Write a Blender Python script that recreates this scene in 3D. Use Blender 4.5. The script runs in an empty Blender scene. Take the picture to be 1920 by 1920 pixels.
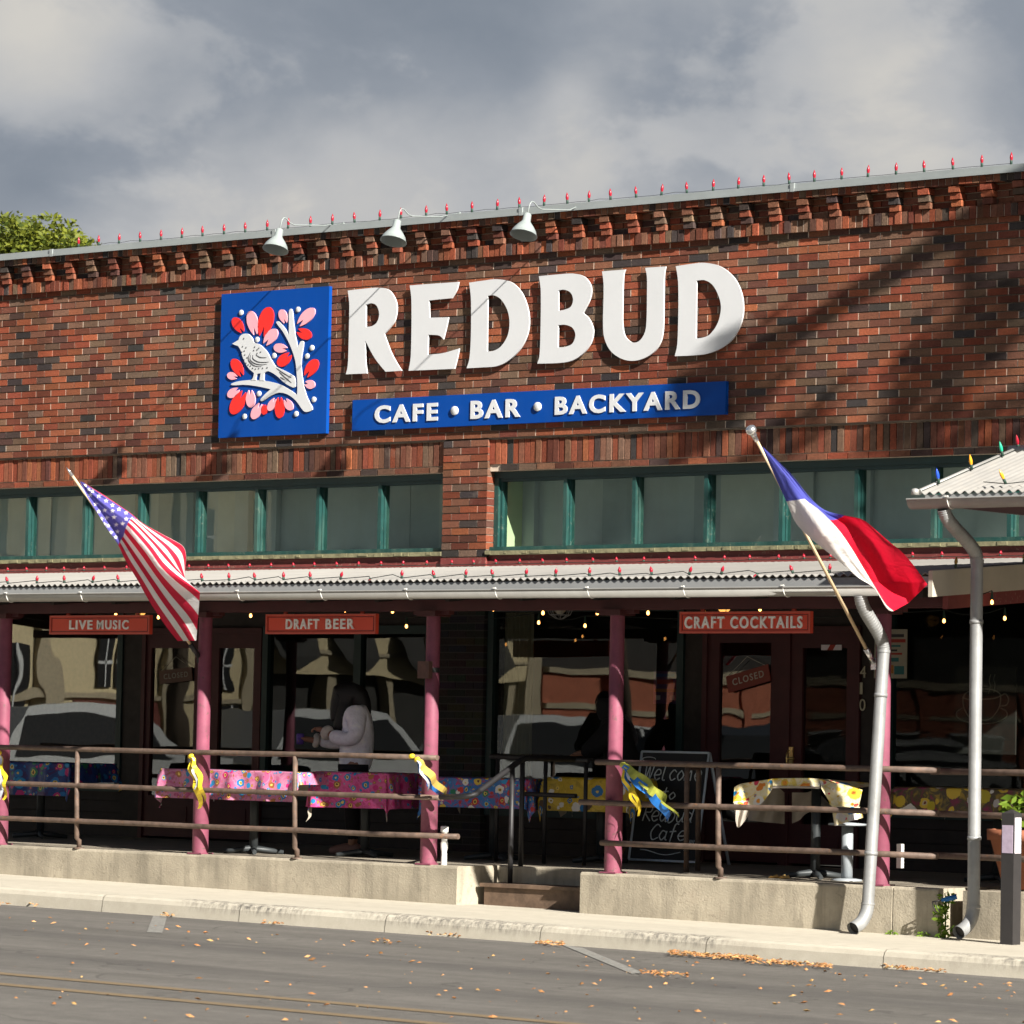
import bpy, math, random
from mathutils import Vector, Matrix
from mathutils.geometry import tessellate_polygon
R = math.radians
rnd = random.Random(7)
SC = bpy.context.scene
COL = SC.collection

# ------------------------------------------------------------------ camera
# World: X runs right along the shop front, Y into the building (brick face Y=0),
# Z up from the porch floor (Z=0).  The camera was solved from the facade's vanishing points.
FPX = 7408.6
TH, PI_, RO = 0.682293783, 0.0579169562, 0.0203759071
F = Vector((-math.sin(TH)*math.cos(PI_), math.cos(TH)*math.cos(PI_), math.sin(PI_)))
R0 = Vector((math.cos(TH), math.sin(TH), 0)); U0 = R0.cross(F)
RC = math.cos(RO)*R0 + math.sin(RO)*U0
UC = math.cos(RO)*U0 - math.sin(RO)*R0
CP = Vector((23.319, -27.994, 1.021))
camd = bpy.data.cameras.new('camera'); cam = bpy.data.objects.new('camera', camd); COL.objects.link(cam)
M3 = Matrix((RC, UC, -F)).transposed()
cam.matrix_world = Matrix.Translation(CP) @ M3.to_4x4()
camd.sensor_width = 36; camd.lens = FPX/1920*36; camd.clip_start = .5; camd.clip_end = 4000
camd.dof.use_dof = True; camd.dof.focus_distance = 35.0; camd.dof.aperture_fstop = 7.1
SC.camera = cam

def ray(px, py): return F + RC*((px-960)/FPX) - UC*((py-960)/FPX)
def at(px, py, Y):                       # photo pixel -> point on the plane Y
    q = ray(px, py); return CP + q*((Y-CP.y)/q.y)
def atg(px, py, a, b):                   # photo pixel -> point on the sloping ground z = a + b*x
    q = ray(px, py); t = (a + b*CP.x - CP.z)/(q.z - b*q.x); return CP + q*t

# ------------------------------------------------------------------ sky, sun, exposure
SUND = Vector((2.9, -1, 1.75)).normalized()
EXPO = 1.4
EL = math.asin(SUND.z); AZ = math.atan2(SUND.x, SUND.y)
W = bpy.data.worlds.new('World'); SC.world = W; W.use_nodes = True
nt = W.node_tree; nt.nodes.clear()
def N(t, typ, **kw):
    n = t.nodes.new(typ)
    for k, v in kw.items(): setattr(n, k, v)
    return n
def mathn(t, op, a, b=None, c=None, clamp=False):
    n = N(t, 'ShaderNodeMath', operation=op); n.use_clamp = clamp
    for i, v in enumerate((a, b, c)):
        if v is None: continue
        if isinstance(v, (int, float)): n.inputs[i].default_value = v
        else: t.links.new(v, n.inputs[i])
    return n.outputs[0]
def mixc(t, fac, a, b, mode='MIX'):
    n = N(t, 'ShaderNodeMixRGB', blend_type=mode)
    for i, v in enumerate((fac, a, b)):
        if isinstance(v, (int, float)): n.inputs[i].default_value = v
        elif isinstance(v, (tuple, list)): n.inputs[i].default_value = (*v[:3], 1)
        else: t.links.new(v, n.inputs[i])
    return n.outputs[0]
def ramp(t, fac, stops, interp='LINEAR'):
    n = N(t, 'ShaderNodeValToRGB'); n.color_ramp.interpolation = interp
    e = n.color_ramp.elements
    while len(e) < len(stops): e.new(.5)
    for el, (p, c) in zip(e, stops):
        el.position = p; el.color = (*c, 1) if len(c) == 3 else c
    t.links.new(fac, n.inputs[0]); return n.outputs[0]
def noise(t, vec, scale, detail=3, rough=.55, dist=0):
    n = N(t, 'ShaderNodeTexNoise'); n.inputs['Scale'].default_value = scale
    n.inputs['Detail'].default_value = detail; n.inputs['Roughness'].default_value = rough
    n.inputs['Distortion'].default_value = dist
    if vec is not None: t.links.new(vec, n.inputs['Vector'])
    return n.outputs['Fac']

tc = N(nt, 'ShaderNodeTexCoord').outputs['Generated']
sky = N(nt, 'ShaderNodeTexSky', sky_type='NISHITA', sun_disc=False)
sky.sun_elevation = EL; sky.sun_rotation = AZ
skyc = mixc(nt, 1, sky.outputs[0], (.05, .05, .05), 'MULTIPLY')
mp = N(nt, 'ShaderNodeMapping'); mp.inputs['Scale'].default_value = (1, 1, 1.5); nt.links.new(tc, mp.inputs[0])
n1 = noise(nt, mp.outputs[0], 10, 4, .5, .2)
n2 = noise(nt, mp.outputs[0], 34, 6, .55, .1)
def blob(px, py, rad, soft=1.0):         # a brighter or darker bank of cloud in a given direction
    d = ray(px, py).normalized()
    n = N(nt, 'ShaderNodeVectorMath', operation='DISTANCE'); nt.links.new(tc, n.inputs[0]); n.inputs[1].default_value = d
    m = N(nt, 'ShaderNodeMapRange', interpolation_type='SMOOTHSTEP')
    nt.links.new(n.outputs['Value'], m.inputs[0])
    m.inputs[1].default_value = 0; m.inputs[2].default_value = rad/FPX
    m.inputs[3].default_value = soft; m.inputs[4].default_value = 0
    return m.outputs[0]
val = mathn(nt, 'MULTIPLY_ADD', n1, .75, -.03)
val = mathn(nt, 'MULTIPLY_ADD', n2, .42, val)
pf_ = N(nt, 'ShaderNodeMapRange', interpolation_type='SMOOTHSTEP'); nt.links.new(noise(nt, mp.outputs[0], 15, 8, .58, .25), pf_.inputs[0])
pf_.inputs[1].default_value = .47; pf_.inputs[2].default_value = .60; pf_.inputs[3].default_value = -.09; pf_.inputs[4].default_value = .13   # billow edges
val = mathn(nt, 'ADD', val, pf_.outputs[0])
val = mathn(nt, 'SUBTRACT', val, .15)
for (px, py, rad, amp) in [(50, 30, 300, .52), (1740, 250, 250, .34), (1450, 340, 420, .20), (560, 410, 460, .34), (1000, 340, 420, .30), (1060, 190, 110, .20), (150, 420, 350, .16),
                           (500, 150, 430, -.22), (100, 250, 260, -.16), (900, 120, 330, -.20), (1330, 170, 300, -.22), (1200, 30, 280, .14), (1720, 60, 300, .12)]:
    val = mathn(nt, 'MULTIPLY_ADD', blob(px, py, rad), amp, val)
def lin(r, g, b, k=1.0): return tuple((((c/255+.055)/1.055)**2.4)*k/2**EXPO for c in (r, g, b))
cloud = ramp(nt, val, [(0, lin(122, 132, 145)), (.33, lin(146, 153, 163)), (.62, lin(182, 184, 187)), (1, lin(208, 205, 199))])
sz = N(nt, 'ShaderNodeSeparateXYZ'); nt.links.new(tc, sz.inputs[0])
mr = N(nt, 'ShaderNodeMapRange', interpolation_type='SMOOTHSTEP'); nt.links.new(sz.outputs[2], mr.inputs[0])
mr.inputs[1].default_value = .25; mr.inputs[2].default_value = .55
mr2 = N(nt, 'ShaderNodeMapRange', interpolation_type='SMOOTHSTEP'); nt.links.new(sz.outputs[1], mr2.inputs[0])
mr2.inputs[1].default_value = -.1; mr2.inputs[2].default_value = .25
back = mixc(nt, .35, mixc(nt, val, lin(78, 84, 94), lin(100, 105, 114)), skyc)     # unseen sky made dark cloud to cut fill light, thin blue through it
fin = mixc(nt, mathn(nt, 'MULTIPLY', mathn(nt, 'SUBTRACT', 1, mr.outputs[0]), mr2.outputs[0]), back, cloud)
bg = N(nt, 'ShaderNodeBackground'); nt.links.new(fin, bg.inputs[0]); bg.inputs[1].default_value = 1.0
nt.links.new(bg.outputs[0], N(nt, 'ShaderNodeOutputWorld').inputs[0])
ld = bpy.data.lights.new('sun', 'SUN'); ld.energy = 5.0; ld.angle = R(.65); ld.color = (1, .95, .87)
sun = bpy.data.objects.new('sun', ld); COL.objects.link(sun)
sun.rotation_euler = SUND.to_track_quat('Z', 'Y').to_euler(); sun.location = (30, -30, 30)
vs = SC.view_settings; vs.view_transform = 'Standard'; vs.look = 'None'; vs.gamma = 1; vs.exposure = EXPO
SC.cycles.max_bounces = 7; SC.cycles.transparent_max_bounces = 12; SC.cycles.caustics_reflective = False
SC.cycles.caustics_refractive = False; SC.cycles.sample_clamp_indirect = 6
SC.cycles.use_denoising = True

# ------------------------------------------------------------------ materials
MATS = {}
def mat(name, col, rough=.65, metal=0, var=.12, scale=6, bump=0, bscale=80, attr=False, spec=.4, emit=None, trans=0, streak=0, streakcol=(.1, .1, .1), chip=0, chipcol=(.1, .06, .04), stain=0):
    if name in MATS: return MATS[name]
    m = bpy.data.materials.new(name); m.use_nodes = True; t = m.node_tree
    b = t.nodes['Principled BSDF']
    g = N(t, 'ShaderNodeNewGeometry').outputs['Position']
    if attr:
        a = N(t, 'ShaderNodeAttribute', attribute_name='Col'); base = a.outputs['Color']
    else:
        rgb = N(t, 'ShaderNodeRGB'); rgb.outputs[0].default_value = (*col, 1); base = rgb.outputs[0]
    if var:
        f = noise(t, g, scale, 5, .6)
        lo, hi = 1-var, 1+var
        base = mixc(t, 1, base, ramp(t, f, [(.25, (lo,)*3), (.75, (hi,)*3)]), 'MULTIPLY')
    if streak:                            # dirt that has run down or lies in patches
        mpn = N(t, 'ShaderNodeMapping'); mpn.inputs['Scale'].default_value = (5, 5, .6); t.links.new(g, mpn.inputs[0])
        f = noise(t, mpn.outputs[0], 1.6, 6, .65)
        base = mixc(t, ramp(t, f, [(.48, (0,)*3), (.72, (streak,)*3)]), base, streakcol)
    if chip:                              # paint knocked off in small flakes
        f = noise(t, g, 26, 6, .7, .4); f2 = noise(t, g, 3.5, 2, .5)
        f = mathn(t, 'MULTIPLY', ramp(t, f, [(.585, (0,)*3), (.605, (chip,)*3)]), ramp(t, f2, [(.42, (0,)*3), (.58, (1,)*3)]))
        base = mixc(t, f, base, chipcol)
    if stain:                             # broad weathering: damp dark runs and pale salts
        mps = N(t, 'ShaderNodeMapping'); mps.inputs['Scale'].default_value = (1.5, 1.5, .55); t.links.new(g, mps.inputs[0])
        f = noise(t, mps.outputs[0], .9, 5, .6)
        base = mixc(t, 1, base, ramp(t, f, [(.30, (1-stain,)*3), (.5, (1,)*3), (.72, (1+stain*.9,)*3)]), 'MULTIPLY')
        f = noise(t, g, 2.6, 6, .72)
        base = mixc(t, ramp(t, f, [(.60, (0,)*3), (.78, (.30,)*3)]), base, (.34, .27, .21))
    t.links.new(base, b.inputs['Base Color'])
    b.inputs['Roughness'].default_value = rough; b.inputs['Metallic'].default_value = metal
    b.inputs['Specular IOR Level'].default_value = spec
    if trans: b.inputs['Transmission Weight'].default_value = trans
    if emit:
        b.inputs['Emission Color'].default_value = (*emit[:3], 1); b.inputs['Emission Strength'].default_value = emit[3]
    if bump:
        f = noise(t, g, bscale, 4, .6)
        bn = N(t, 'ShaderNodeBump'); bn.inputs['Strength'].default_value = 1; bn.inputs['Distance'].default_value = bump
        t.links.new(f, bn.inputs['Height']); t.links.new(bn.outputs[0], b.inputs['Normal'])
    MATS[name] = m; return m

def glass_mat(name, refl, tint=(.55, .6, .58), wave=.01, wscale=.7):
    m = bpy.data.materials.new(name); m.use_nodes = True; t = m.node_tree; t.nodes.clear()
    out = N(t, 'ShaderNodeOutputMaterial')
    tr = N(t, 'ShaderNodeBsdfTransparent'); tr.inputs[0].default_value = (*tint, 1)
    gl = N(t, 'ShaderNodeBsdfGlossy'); gl.inputs['Roughness'].default_value = .008; gl.inputs[0].default_value = (.92, .95, .92, 1)
    mx = N(t, 'ShaderNodeMixShader'); mx.inputs[0].default_value = refl
    g = N(t, 'ShaderNodeNewGeometry').outputs['Position']
    f = noise(t, g, wscale, 2.0, .5)
    bn = N(t, 'ShaderNodeBump'); bn.inputs['Distance'].default_value = wave; bn.inputs['Strength'].default_value = 1
    t.links.new(f, bn.inputs['Height']); t.links.new(bn.outputs[0], gl.inputs['Normal'])
    t.links.new(tr.outputs[0], mx.inputs[1]); t.links.new(gl.outputs[0], mx.inputs[2]); t.links.new(mx.outputs[0], out.inputs[0])
    return m

BR = mat('brick', (.4, .1, .05), .88, 0, .38, 55, .004, 110, stain=.26, attr=True, spec=.2)
MORT = mat('mortar', (.60, .49, .39), .95, 0, .2, 12, .002, 150, spec=.1)
MORTD = mat('mortar_raked', (.20, .16, .13), .95, 0, .2, 12, spec=.1)
WHITE = mat('white_paint', (.575, .585, .595), .5, 0, .03, 3)
BLUE = mat('blue_paint', (.001, .050, .27), .5, 0, .08, 2, spec=.15, streak=.08, streakcol=(.03, .10, .33))
REDP = mat('petal_red', (.72, .025, .02), .45, 0, .05, 5)
PINKP = mat('petal_pink', (.80, .36, .42), .5, 0, .05, 5)
INK = mat('dark_ink', (.03, .03, .035), .6, 0, 0)
TEAL = mat('teal_paint', (.010, .050, .045), .5, 0, .25, 9, streak=.30, streakcol=(.14, .20, .15), chip=.4, chipcol=(.16, .17, .13))
TEALD = mat('dark_teal_paint_and_shade', (.012, .035, .035), .55, 0, .2, 6)
PEEL = mat('peeling_sill_paint', (.20, .185, .105), .7, 0, .4, 14, .004, 40)
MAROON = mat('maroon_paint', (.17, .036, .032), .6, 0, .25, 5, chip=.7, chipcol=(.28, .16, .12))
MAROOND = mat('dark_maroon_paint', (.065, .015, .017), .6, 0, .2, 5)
BLIND2 = mat('darker_blind', (.36, .40, .41), .8, 0, .2, 1.5); BLIND3 = mat('paler_blind', (.55, .57, .54), .8, 0, .15, 2)
PALEG = mat('pale_green_plaster', (.50, .58, .36), .8, 0, .06, 4)
BLIND = mat('grey_blind', (.48, .52, .53), .8, 0, .15, 1.5, streak=.3, streakcol=(.42, .42, .39))
GALV = mat('galvanised_steel', (.27, .275, .275), .5, .3, .22, 5, .0015, 30, streak=.4, streakcol=(.17, .165, .15))
GALVL = mat('light_galvanised_steel', (.34, .335, .315), .5, .35, .08, 9)
CORR = mat('corrugated_steel', (.25, .242, .226), .6, .15, .13, 3, streak=.25, streakcol=(.35, .31, .26))
CAPM = mat('parapet_flashing', (.33, .36, .36), .5, .3, .10, 3)
FASC = mat('grey_fascia_paint', (.26, .265, .265), .6, 0, .08, 4)
CREAM = mat('cream_trim_paint', (.42, .385, .315), .6, 0, .08, 4)
POSTP = mat('pink_post_paint', (.195, .050, .082), .6, 0, .22, 9, .0015, 50, streak=.45, streakcol=(.14, .052, .075), chip=.8, chipcol=(.10, .055, .05))
RAIL = mat('weathered_pipe', (.12, .083, .064), .6, .2, .45, 14, .0015, 90, chip=.8, chipcol=(.20, .10, .05))
BLKRAIL = mat('black_pipe', (.022, .021, .022), .5, .2, .2, 14)
CONC = mat('platform_concrete', (.335, .296, .228), .92, 0, .32, 2.2, .004, 60, streak=.75, streakcol=(.175, .155, .12), chip=.5, chipcol=(.19, .165, .125), stain=.16, spec=.2)
PFLOOR = mat('porch_floor_concrete', (.24, .21, .165), .9, 0, .2, 3, .002, 60, spec=.2)
CREAMW = mat('kerb_concrete', (.60, .53, .41), .92, 0, .10, 3, .003, 70, spec=.2)
WOODD = mat('dark_boards', (.028, .022, .02), .7, 0, .4, 8)
STEPW = mat('step_wood', (.115, .075, .05), .75, 0, .5, 9, .002, 40)
POLEW = mat('wooden_pole', (.55, .42, .26), .5, 0, .12, 8)
CHROME = mat('bright_metal', (.75, .75, .76), .22, .9, 0)
IRON = mat('black_iron', (.025, .024, .025), .5, .3, .1)
SIGNR = mat('red_sign_paint', (.66, .070, .036), .5, 0, .08, 3)
SIGNW = mat('sign_white', (.86, .84, .82), .5, 0, 0)
SIGNB = mat('sign_border_paint', (.56, .10, .065), .5, 0, 0)
HANG = mat('red_hanger_paint', (.52, .05, .02), .5, 0, .05)
LAMPW = mat('lamp_enamel', (.25, .28, .275), .35, 0, .05, 5)
SOCK = mat('bulb_socket', (.02, .05, .035), .6, 0, 0)
BRED = mat('red_bulb', (.30, .010, .025), .25, 0, 0)
BBLUE = mat('blue_bulb', (.02, .08, .55), .25, 0, 0)
BORG = mat('orange_bulb', (.85, .36, .02), .25, 0, 0)
BGRN = mat('green_bulb', (.02, .38, .22), .25, 0, 0)
WIRE = mat('dark_wire', (.015, .02, .018), .7, 0, 0)
EDIS = mat('warm_filament', (1, .6, .25), .4, 0, 0, emit=(1, .42, .10, 3.2))
AMBER = mat('lit_amber_glass', (1, .6, .2), .4, 0, 0, emit=(1, .46, .10, .55))
DULLG = mat('dull_globe', (.35, .33, .28), .3, 0, 0)
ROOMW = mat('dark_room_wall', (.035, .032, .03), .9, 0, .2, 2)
CURT = mat('beige_curtain', (.55, .50, .38), .85, 0, .12, 6)
BOARDK = mat('chalkboard', (.012, .014, .017), .6, 0, .15, 5)
CHALK = mat('chalk', (.72, .78, .80), .9, 0, .25, 30)
FRAMEL = mat('pale_blue_frame', (.58, .66, .74), .6, 0, .1, 8)
TERRA = mat('terracotta', (.28, .10, .05), .8, 0, .15, 6)
BLKP = mat('black_post_paint', (.022, .02, .02), .7, 0, .2, 6)
STICK = mat('sticker_paper', (.72, .67, .72), .5, 0, .05, 20)
PAPER = mat('poster_paper', (.36, .34, .27), .7, 0, .08, 5)
PTEAL = mat('poster_teal', (.03, .15, .16), .7, 0, 0)
PORNG = mat('poster_orange', (.45, .17, .04), .7, 0, 0)
PRED = mat('poster_red', (.35, .04, .03), .7, 0, 0)
PPURP = mat('poster_purple', (.13, .06, .17), .7, 0, .2, 10)
BRASS = mat('brass', (.62, .45, .18), .3, .9, 0)
PVC = mat('white_pvc', (.72, .71, .66), .45, 0, .05, 8)
TOOLB = mat('blue_handle', (.01, .13, .38), .5, 0, .1)
UND = mat('cloth_backing', (.36, .32, .27), .85, 0, .08, 9)
TBL = mat('table_metal', (.035, .04, .042), .5, .2, .1)
TBLG = mat('grey_table_leg', (.33, .36, .38), .5, .3, .1)
SKIN = mat('skin', (.34, .17, .11), .55, 0, .08, 20)
HAIR = mat('black_hair', (.006, .006, .007), .5, 0, .3, 60, .004, 150)
JACK = mat('lavender_jacket', (.90, .89, .97), .85, 0, .16, 14, .012, 26)
CUFF = mat('cream_fleece', (.62, .58, .52), .95, 0, .12, 40, .006, 90)
BLKC = mat('black_clothes', (.010, .010, .012), .85, 0, .3, 12, .008, 24)
JEAN = mat('dark_trousers', (.012, .012, .016), .85, 0, .2, 12)
SHOE = mat('dusty_pink_shoe', (.30, .17, .15), .7, 0, .1)
LEAFD = mat('dry_leaf', (.50, .26, .10), .8, 0, 0, attr=True, spec=.2)

def leafmat(name, c1, c2):
    m = bpy.data.materials.new(name); m.use_nodes = True; t = m.node_tree; b = t.nodes['Principled BSDF']
    a = N(t, 'ShaderNodeAttribute', attribute_name='Col')
    t.links.new(mixc(t, a.outputs['Fac'], c1, c2), b.inputs['Base Color']); b.inputs['Roughness'].default_value = .6
    b.inputs['Specular IOR Level'].default_value = .25
    tl = N(t, 'ShaderNodeBsdfTranslucent'); t.links.new(mixc(t, a.outputs['Fac'], c1, c2), tl.inputs[0])
    mx = N(t, 'ShaderNodeMixShader'); mx.inputs[0].default_value = .35
    o = t.nodes['Material Output']; t.links.new(b.outputs[0], mx.inputs[1]); t.links.new(tl.outputs[0], mx.inputs[2]); t.links.new(mx.outputs[0], o.inputs[0])
    return m
LEAFA = leafmat('oak_leaf', (.05, .075, .012), (.20, .22, .022))
LEAFB = leafmat('weed_leaf', (.06, .13, .012), (.20, .30, .03))
BARK = mat('bark', (.10, .075, .055), .9, 0, .3, 12, .01, 30)

def attrmat(name, rough=.75, back=None):
    m = bpy.data.materials.new(name); m.use_nodes = True; t = m.node_tree; b = t.nodes['Principled BSDF']
    a = N(t, 'ShaderNodeAttribute', attribute_name='Col')
    t.links.new(a.outputs['Color'], b.inputs['Base Color']); b.inputs['Roughness'].default_value = rough
    b.inputs['Specular IOR Level'].default_value = .2
    g = N(t, 'ShaderNodeNewGeometry').outputs['Position']
    bn = N(t, 'ShaderNodeBump'); bn.inputs['Distance'].default_value = .018; bn.inputs['Strength'].default_value = 1
    t.links.new(noise(t, g, 5.5, 4, .5, 1.2), bn.inputs['Height']); t.links.new(bn.outputs[0], b.inputs['Normal'])
    tl = N(t, 'ShaderNodeBsdfTranslucent'); t.links.new(a.outputs['Color'], tl.inputs[0]); t.links.new(bn.outputs[0], tl.inputs['Normal'])
    mx = N(t, 'ShaderNodeMixShader'); mx.inputs[0].default_value = .42
    o = t.nodes['Material Output']; t.links.new(b.outputs[0], mx.inputs[1]); t.links.new(tl.outputs[0], mx.inputs[2]); t.links.new(mx.outputs[0], o.inputs[0])
    return m
FLAGM = attrmat('flag_nylon')

def floral(name, bgs, petals, scale=11, ring=(.75, .55, .12), eye=(.12, .05, .02), gloss=.35, leafy=True):
    """oilcloth print: voronoi flowers of random colour on a mottled ground, in cloth UV metres"""
    m = bpy.data.materials.new(name); m.use_nodes = True; t = m.node_tree; b = t.nodes['Principled BSDF']
    uv = N(t, 'ShaderNodeTexCoord').outputs['UV']
    base = ramp(t, noise(t, uv, 9, 4, .6, 1.2), [(.32, bgs[0]), (.5, bgs[1]), (.66, bgs[2])], 'EASE')
    def layer(base, sc, seed, r0, r1, r2):
        mpn = N(t, 'ShaderNodeMapping'); mpn.inputs['Location'].default_value = (seed, seed*.7, 0); t.links.new(uv, mpn.inputs[0])
        nz = N(t, 'ShaderNodeTexNoise'); nz.inputs['Scale'].default_value = 30; t.links.new(uv, nz.inputs['Vector'])
        ad = N(t, 'ShaderNodeVectorMath', operation='MULTIPLY_ADD'); t.links.new(nz.outputs['Color'], ad.inputs[0]); ad.inputs[1].default_value = (.03, .03, 0); t.links.new(mpn.outputs[0], ad.inputs[2])
        v = N(t, 'ShaderNodeTexVoronoi'); v.inputs['Scale'].default_value = sc; v.inputs['Randomness'].default_value = .75; t.links.new(ad.outputs[0], v.inputs['Vector'])
        s = N(t, 'ShaderNodeSeparateColor'); t.links.new(v.outputs['Color'], s.inputs[0])
        n = len(petals)
        pc = ramp(t, s.outputs[0], [(i/n, petals[i]) for i in range(n)], 'CONSTANT')
        inner = ramp(t, v.outputs['Distance'], [(0, eye), (r0, ring)], 'CONSTANT')
        isin = mathn(t, 'LESS_THAN', v.outputs['Distance'], r1)
        fl = mixc(t, isin, pc, inner)
        rr = mathn(t, 'MULTIPLY_ADD', s.outputs[1], .16, r2-.10)
        return mixc(t, mathn(t, 'LESS_THAN', v.outputs['Distance'], rr), base, fl)
    base = layer(base, scale*1.9, 3.1, .10, .16, .33)
    base = layer(base, scale, .4, .13, .22, .42)
    g = N(t, 'ShaderNodeNewGeometry')
    base = mixc(t, g.outputs['Backfacing'], base, (.34, .30, .245))
    t.links.new(base, b.inputs['Base Color']); b.inputs['Roughness'].default_value = gloss; b.inputs['Specular IOR Level'].default_value = .35
    return m
BLU, MAG, YEL, WHT, GRN, ORG = (.02, .17, .42), (.50, .02, .16), (.72, .50, .05), (.75, .72, .66), (.03, .20, .10), (.70, .22, .02)
CL_PINK = floral('pink_oilcloth', ((.34, .05, .15), (.50, .19, .30), (.45, .10, .22)), [BLU, (.30, .10, .04), (.02, .22, .45), MAG, (.35, .13, .04)], 14)
CL_PINKD = floral('magenta_oilcloth', ((.40, .02, .12), (.60, .10, .28), (.50, .05, .18)), [BLU, (.30, .10, .04), MAG, (.02, .22, .45), (.35, .13, .04)], 14)
CL_MULTI = floral('red_blue_oilcloth', ((.45, .03, .06), (.03, .18, .45), (.50, .05, .12)), [WHT, MAG, BLU, (.55, .04, .03), YEL, GRN, (.04, .3, .6)], 13)
CL_SUNF = floral('sunflower_oilcloth', ((.55, .36, .02), (.62, .42, .03), (.42, .28, .02)), [BLU, YEL, (.10, .05, .02), WHT, (.5, .3, .02)], 8)
CL_YEL = floral('bright_yellow_oilcloth', ((.74, .56, .10), (.78, .70, .48), (.74, .60, .20)), [(.60, .04, .08), YEL, (.02, .20, .42), ORG, WHT, YEL], 9, (.75, .30, .03), (.30, .10, .02))
CL_BIG = floral('big_flower_oilcloth', ((.30, .03, .09), (.10, .08, .04), (.42, .28, .04)), [YEL, (.55, .45, .03), WHT, YEL, (.55, .42, .03), (.6, .55, .5)], 4.2, (.6, .5, .3), (.22, .05, .02))
CL_DARK = floral('navy_oilcloth', ((.01, .03, .12), (.02, .05, .20), (.05, .02, .10)), [BLU, (.02, .25, .5), MAG, GRN, BLU], 9)

def ground_mat(name, kind):
    m = bpy.data.materials.new(name); m.use_nodes = True; t = m.node_tree; b = t.nodes['Principled BSDF']
    g = N(t, 'ShaderNodeNewGeometry').outputs['Position']
    s = N(t, 'ShaderNodeSeparateXYZ'); t.links.new(g, s.inputs[0])
    b.inputs['Specular IOR Level'].default_value = .25
    fine = noise(t, g, 160, 3, .7); mid = noise(t, g, 9, 5, .6)
    mps = N(t, 'ShaderNodeMapping'); mps.inputs['Scale'].default_value = (.25, 1.6, 1); t.links.new(g, mps.inputs[0])
    lane = noise(t, mps.outputs[0], 1.4, 5, .6)
    if kind == 'road':
        base = ramp(t, mid, [(.2, (.102, .095, .085)), (.8, (.142, .132, .118))])
        base = mixc(t, 1, base, ramp(t, fine, [(.2, (.55,)*3), (.5, (1,)*3), (.82, (1.55,)*3)]), 'MULTIPLY')
        base = mixc(t, 1, base, ramp(t, lane, [(.3, (.78,)*3), (.7, (1.14,)*3)]), 'MULTIPLY')
        mpc = N(t, 'ShaderNodeMapping'); mpc.inputs['Scale'].default_value = (.5, 1, 1); t.links.new(g, mpc.inputs[0])
        wv = N(t, 'ShaderNodeTexNoise'); wv.inputs['Scale'].default_value = 1.2; t.links.new(g, wv.inputs['Vector'])
        wa = N(t, 'ShaderNodeVectorMath', operation='MULTIPLY_ADD'); t.links.new(wv.outputs['Color'], wa.inputs[0]); wa.inputs[1].default_value = (1.3, 1.3, 0); t.links.new(mpc.outputs[0], wa.inputs[2])
        vc = N(t, 'ShaderNodeTexVoronoi', feature='DISTANCE_TO_EDGE'); vc.inputs['Scale'].default_value = .42; t.links.new(wa.outputs[0], vc.inputs['Vector'])
        crk = mathn(t, 'MULTIPLY', mathn(t, 'LESS_THAN', vc.outputs['Distance'], .004), .35)
        base = mixc(t, crk, base, (.03, .028, .026))
        spots = ramp(t, noise(t, g, 2.2, 4, .6), [(.60, (0,)*3), (.70, (.22,)*3)])
        base = mixc(t, spots, base, (.06, .056, .052))
        # worn wheel tracks, tar-dark bands along the lane
        for yc, w, d in ((-7.7, .55, .44), (-9.6, .5, .30), (-5.25, .25, .25)):
            dy = mathn(t, 'ABSOLUTE', mathn(t, 'ADD', mathn(t, 'ADD', s.outputs[1], -yc), mathn(t, 'MULTIPLY_ADD', lane, .9, -.45)))
            k = N(t, 'ShaderNodeMapRange', interpolation_type='SMOOTHSTEP'); t.links.new(dy, k.inputs[0])
            k.inputs[1].default_value = 0; k.inputs[2].default_value = w; k.inputs[3].default_value = d; k.inputs[4].default_value = 0
            base = mixc(t, k.outputs[0], base, (.06, .056, .054))
        b.inputs['Roughness'].default_value = .9
        bd = .005
    else:
        base = ramp(t, mid, [(.2, (.405, .368, .296)), (.8, (.49, .452, .37))])
        base = mixc(t, 1, base, ramp(t, fine, [(.25, (.90,)*3), (.75, (1.08,)*3)]), 'MULTIPLY')
        base = mixc(t, 1, base, ramp(t, lane, [(.3, (.88,)*3), (.7, (1.05,)*3)]), 'MULTIPLY')
        if kind == 'kerb':                # black scuffs along the kerb's top edge
            mk = N(t, 'ShaderNodeMapping'); mk.inputs['Scale'].default_value = (1, 1, .25); t.links.new(g, mk.inputs[0])
            patch = noise(t, g, .55, 2, .5); st = noise(t, mk.outputs[0], 22, 6, .75)
            zz = mathn(t, 'MULTIPLY_ADD', s.outputs[0], .0095, mathn(t, 'ADD', s.outputs[2], .285))   # 0 at top, -.14 at foot
            k = N(t, 'ShaderNodeMapRange', interpolation_type='SMOOTHSTEP'); t.links.new(zz, k.inputs[0])
            k.inputs[1].default_value = -.12; k.inputs[2].default_value = -.015; k.inputs[3].default_value = 0; k.inputs[4].default_value = 1
            fac = mathn(t, 'MULTIPLY', ramp(t, patch, [(.47, (0,)*3), (.57, (1,)*3)]), ramp(t, st, [(.42, (0,)*3), (.62, (.85,)*3)]))
            fac = mathn(t, 'MULTIPLY', fac, k.outputs[0])
            base = mixc(t, fac, base, (.07, .065, .06))
        b.inputs['Roughness'].default_value = .92; bd = .003
    t.links.new(base, b.inputs['Base Color'])
    bn = N(t, 'ShaderNodeBump'); bn.inputs['Distance'].default_value = bd; t.links.new(fine, bn.inputs['Height']); t.links.new(bn.outputs[0], b.inputs['Normal'])
    return m
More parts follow.
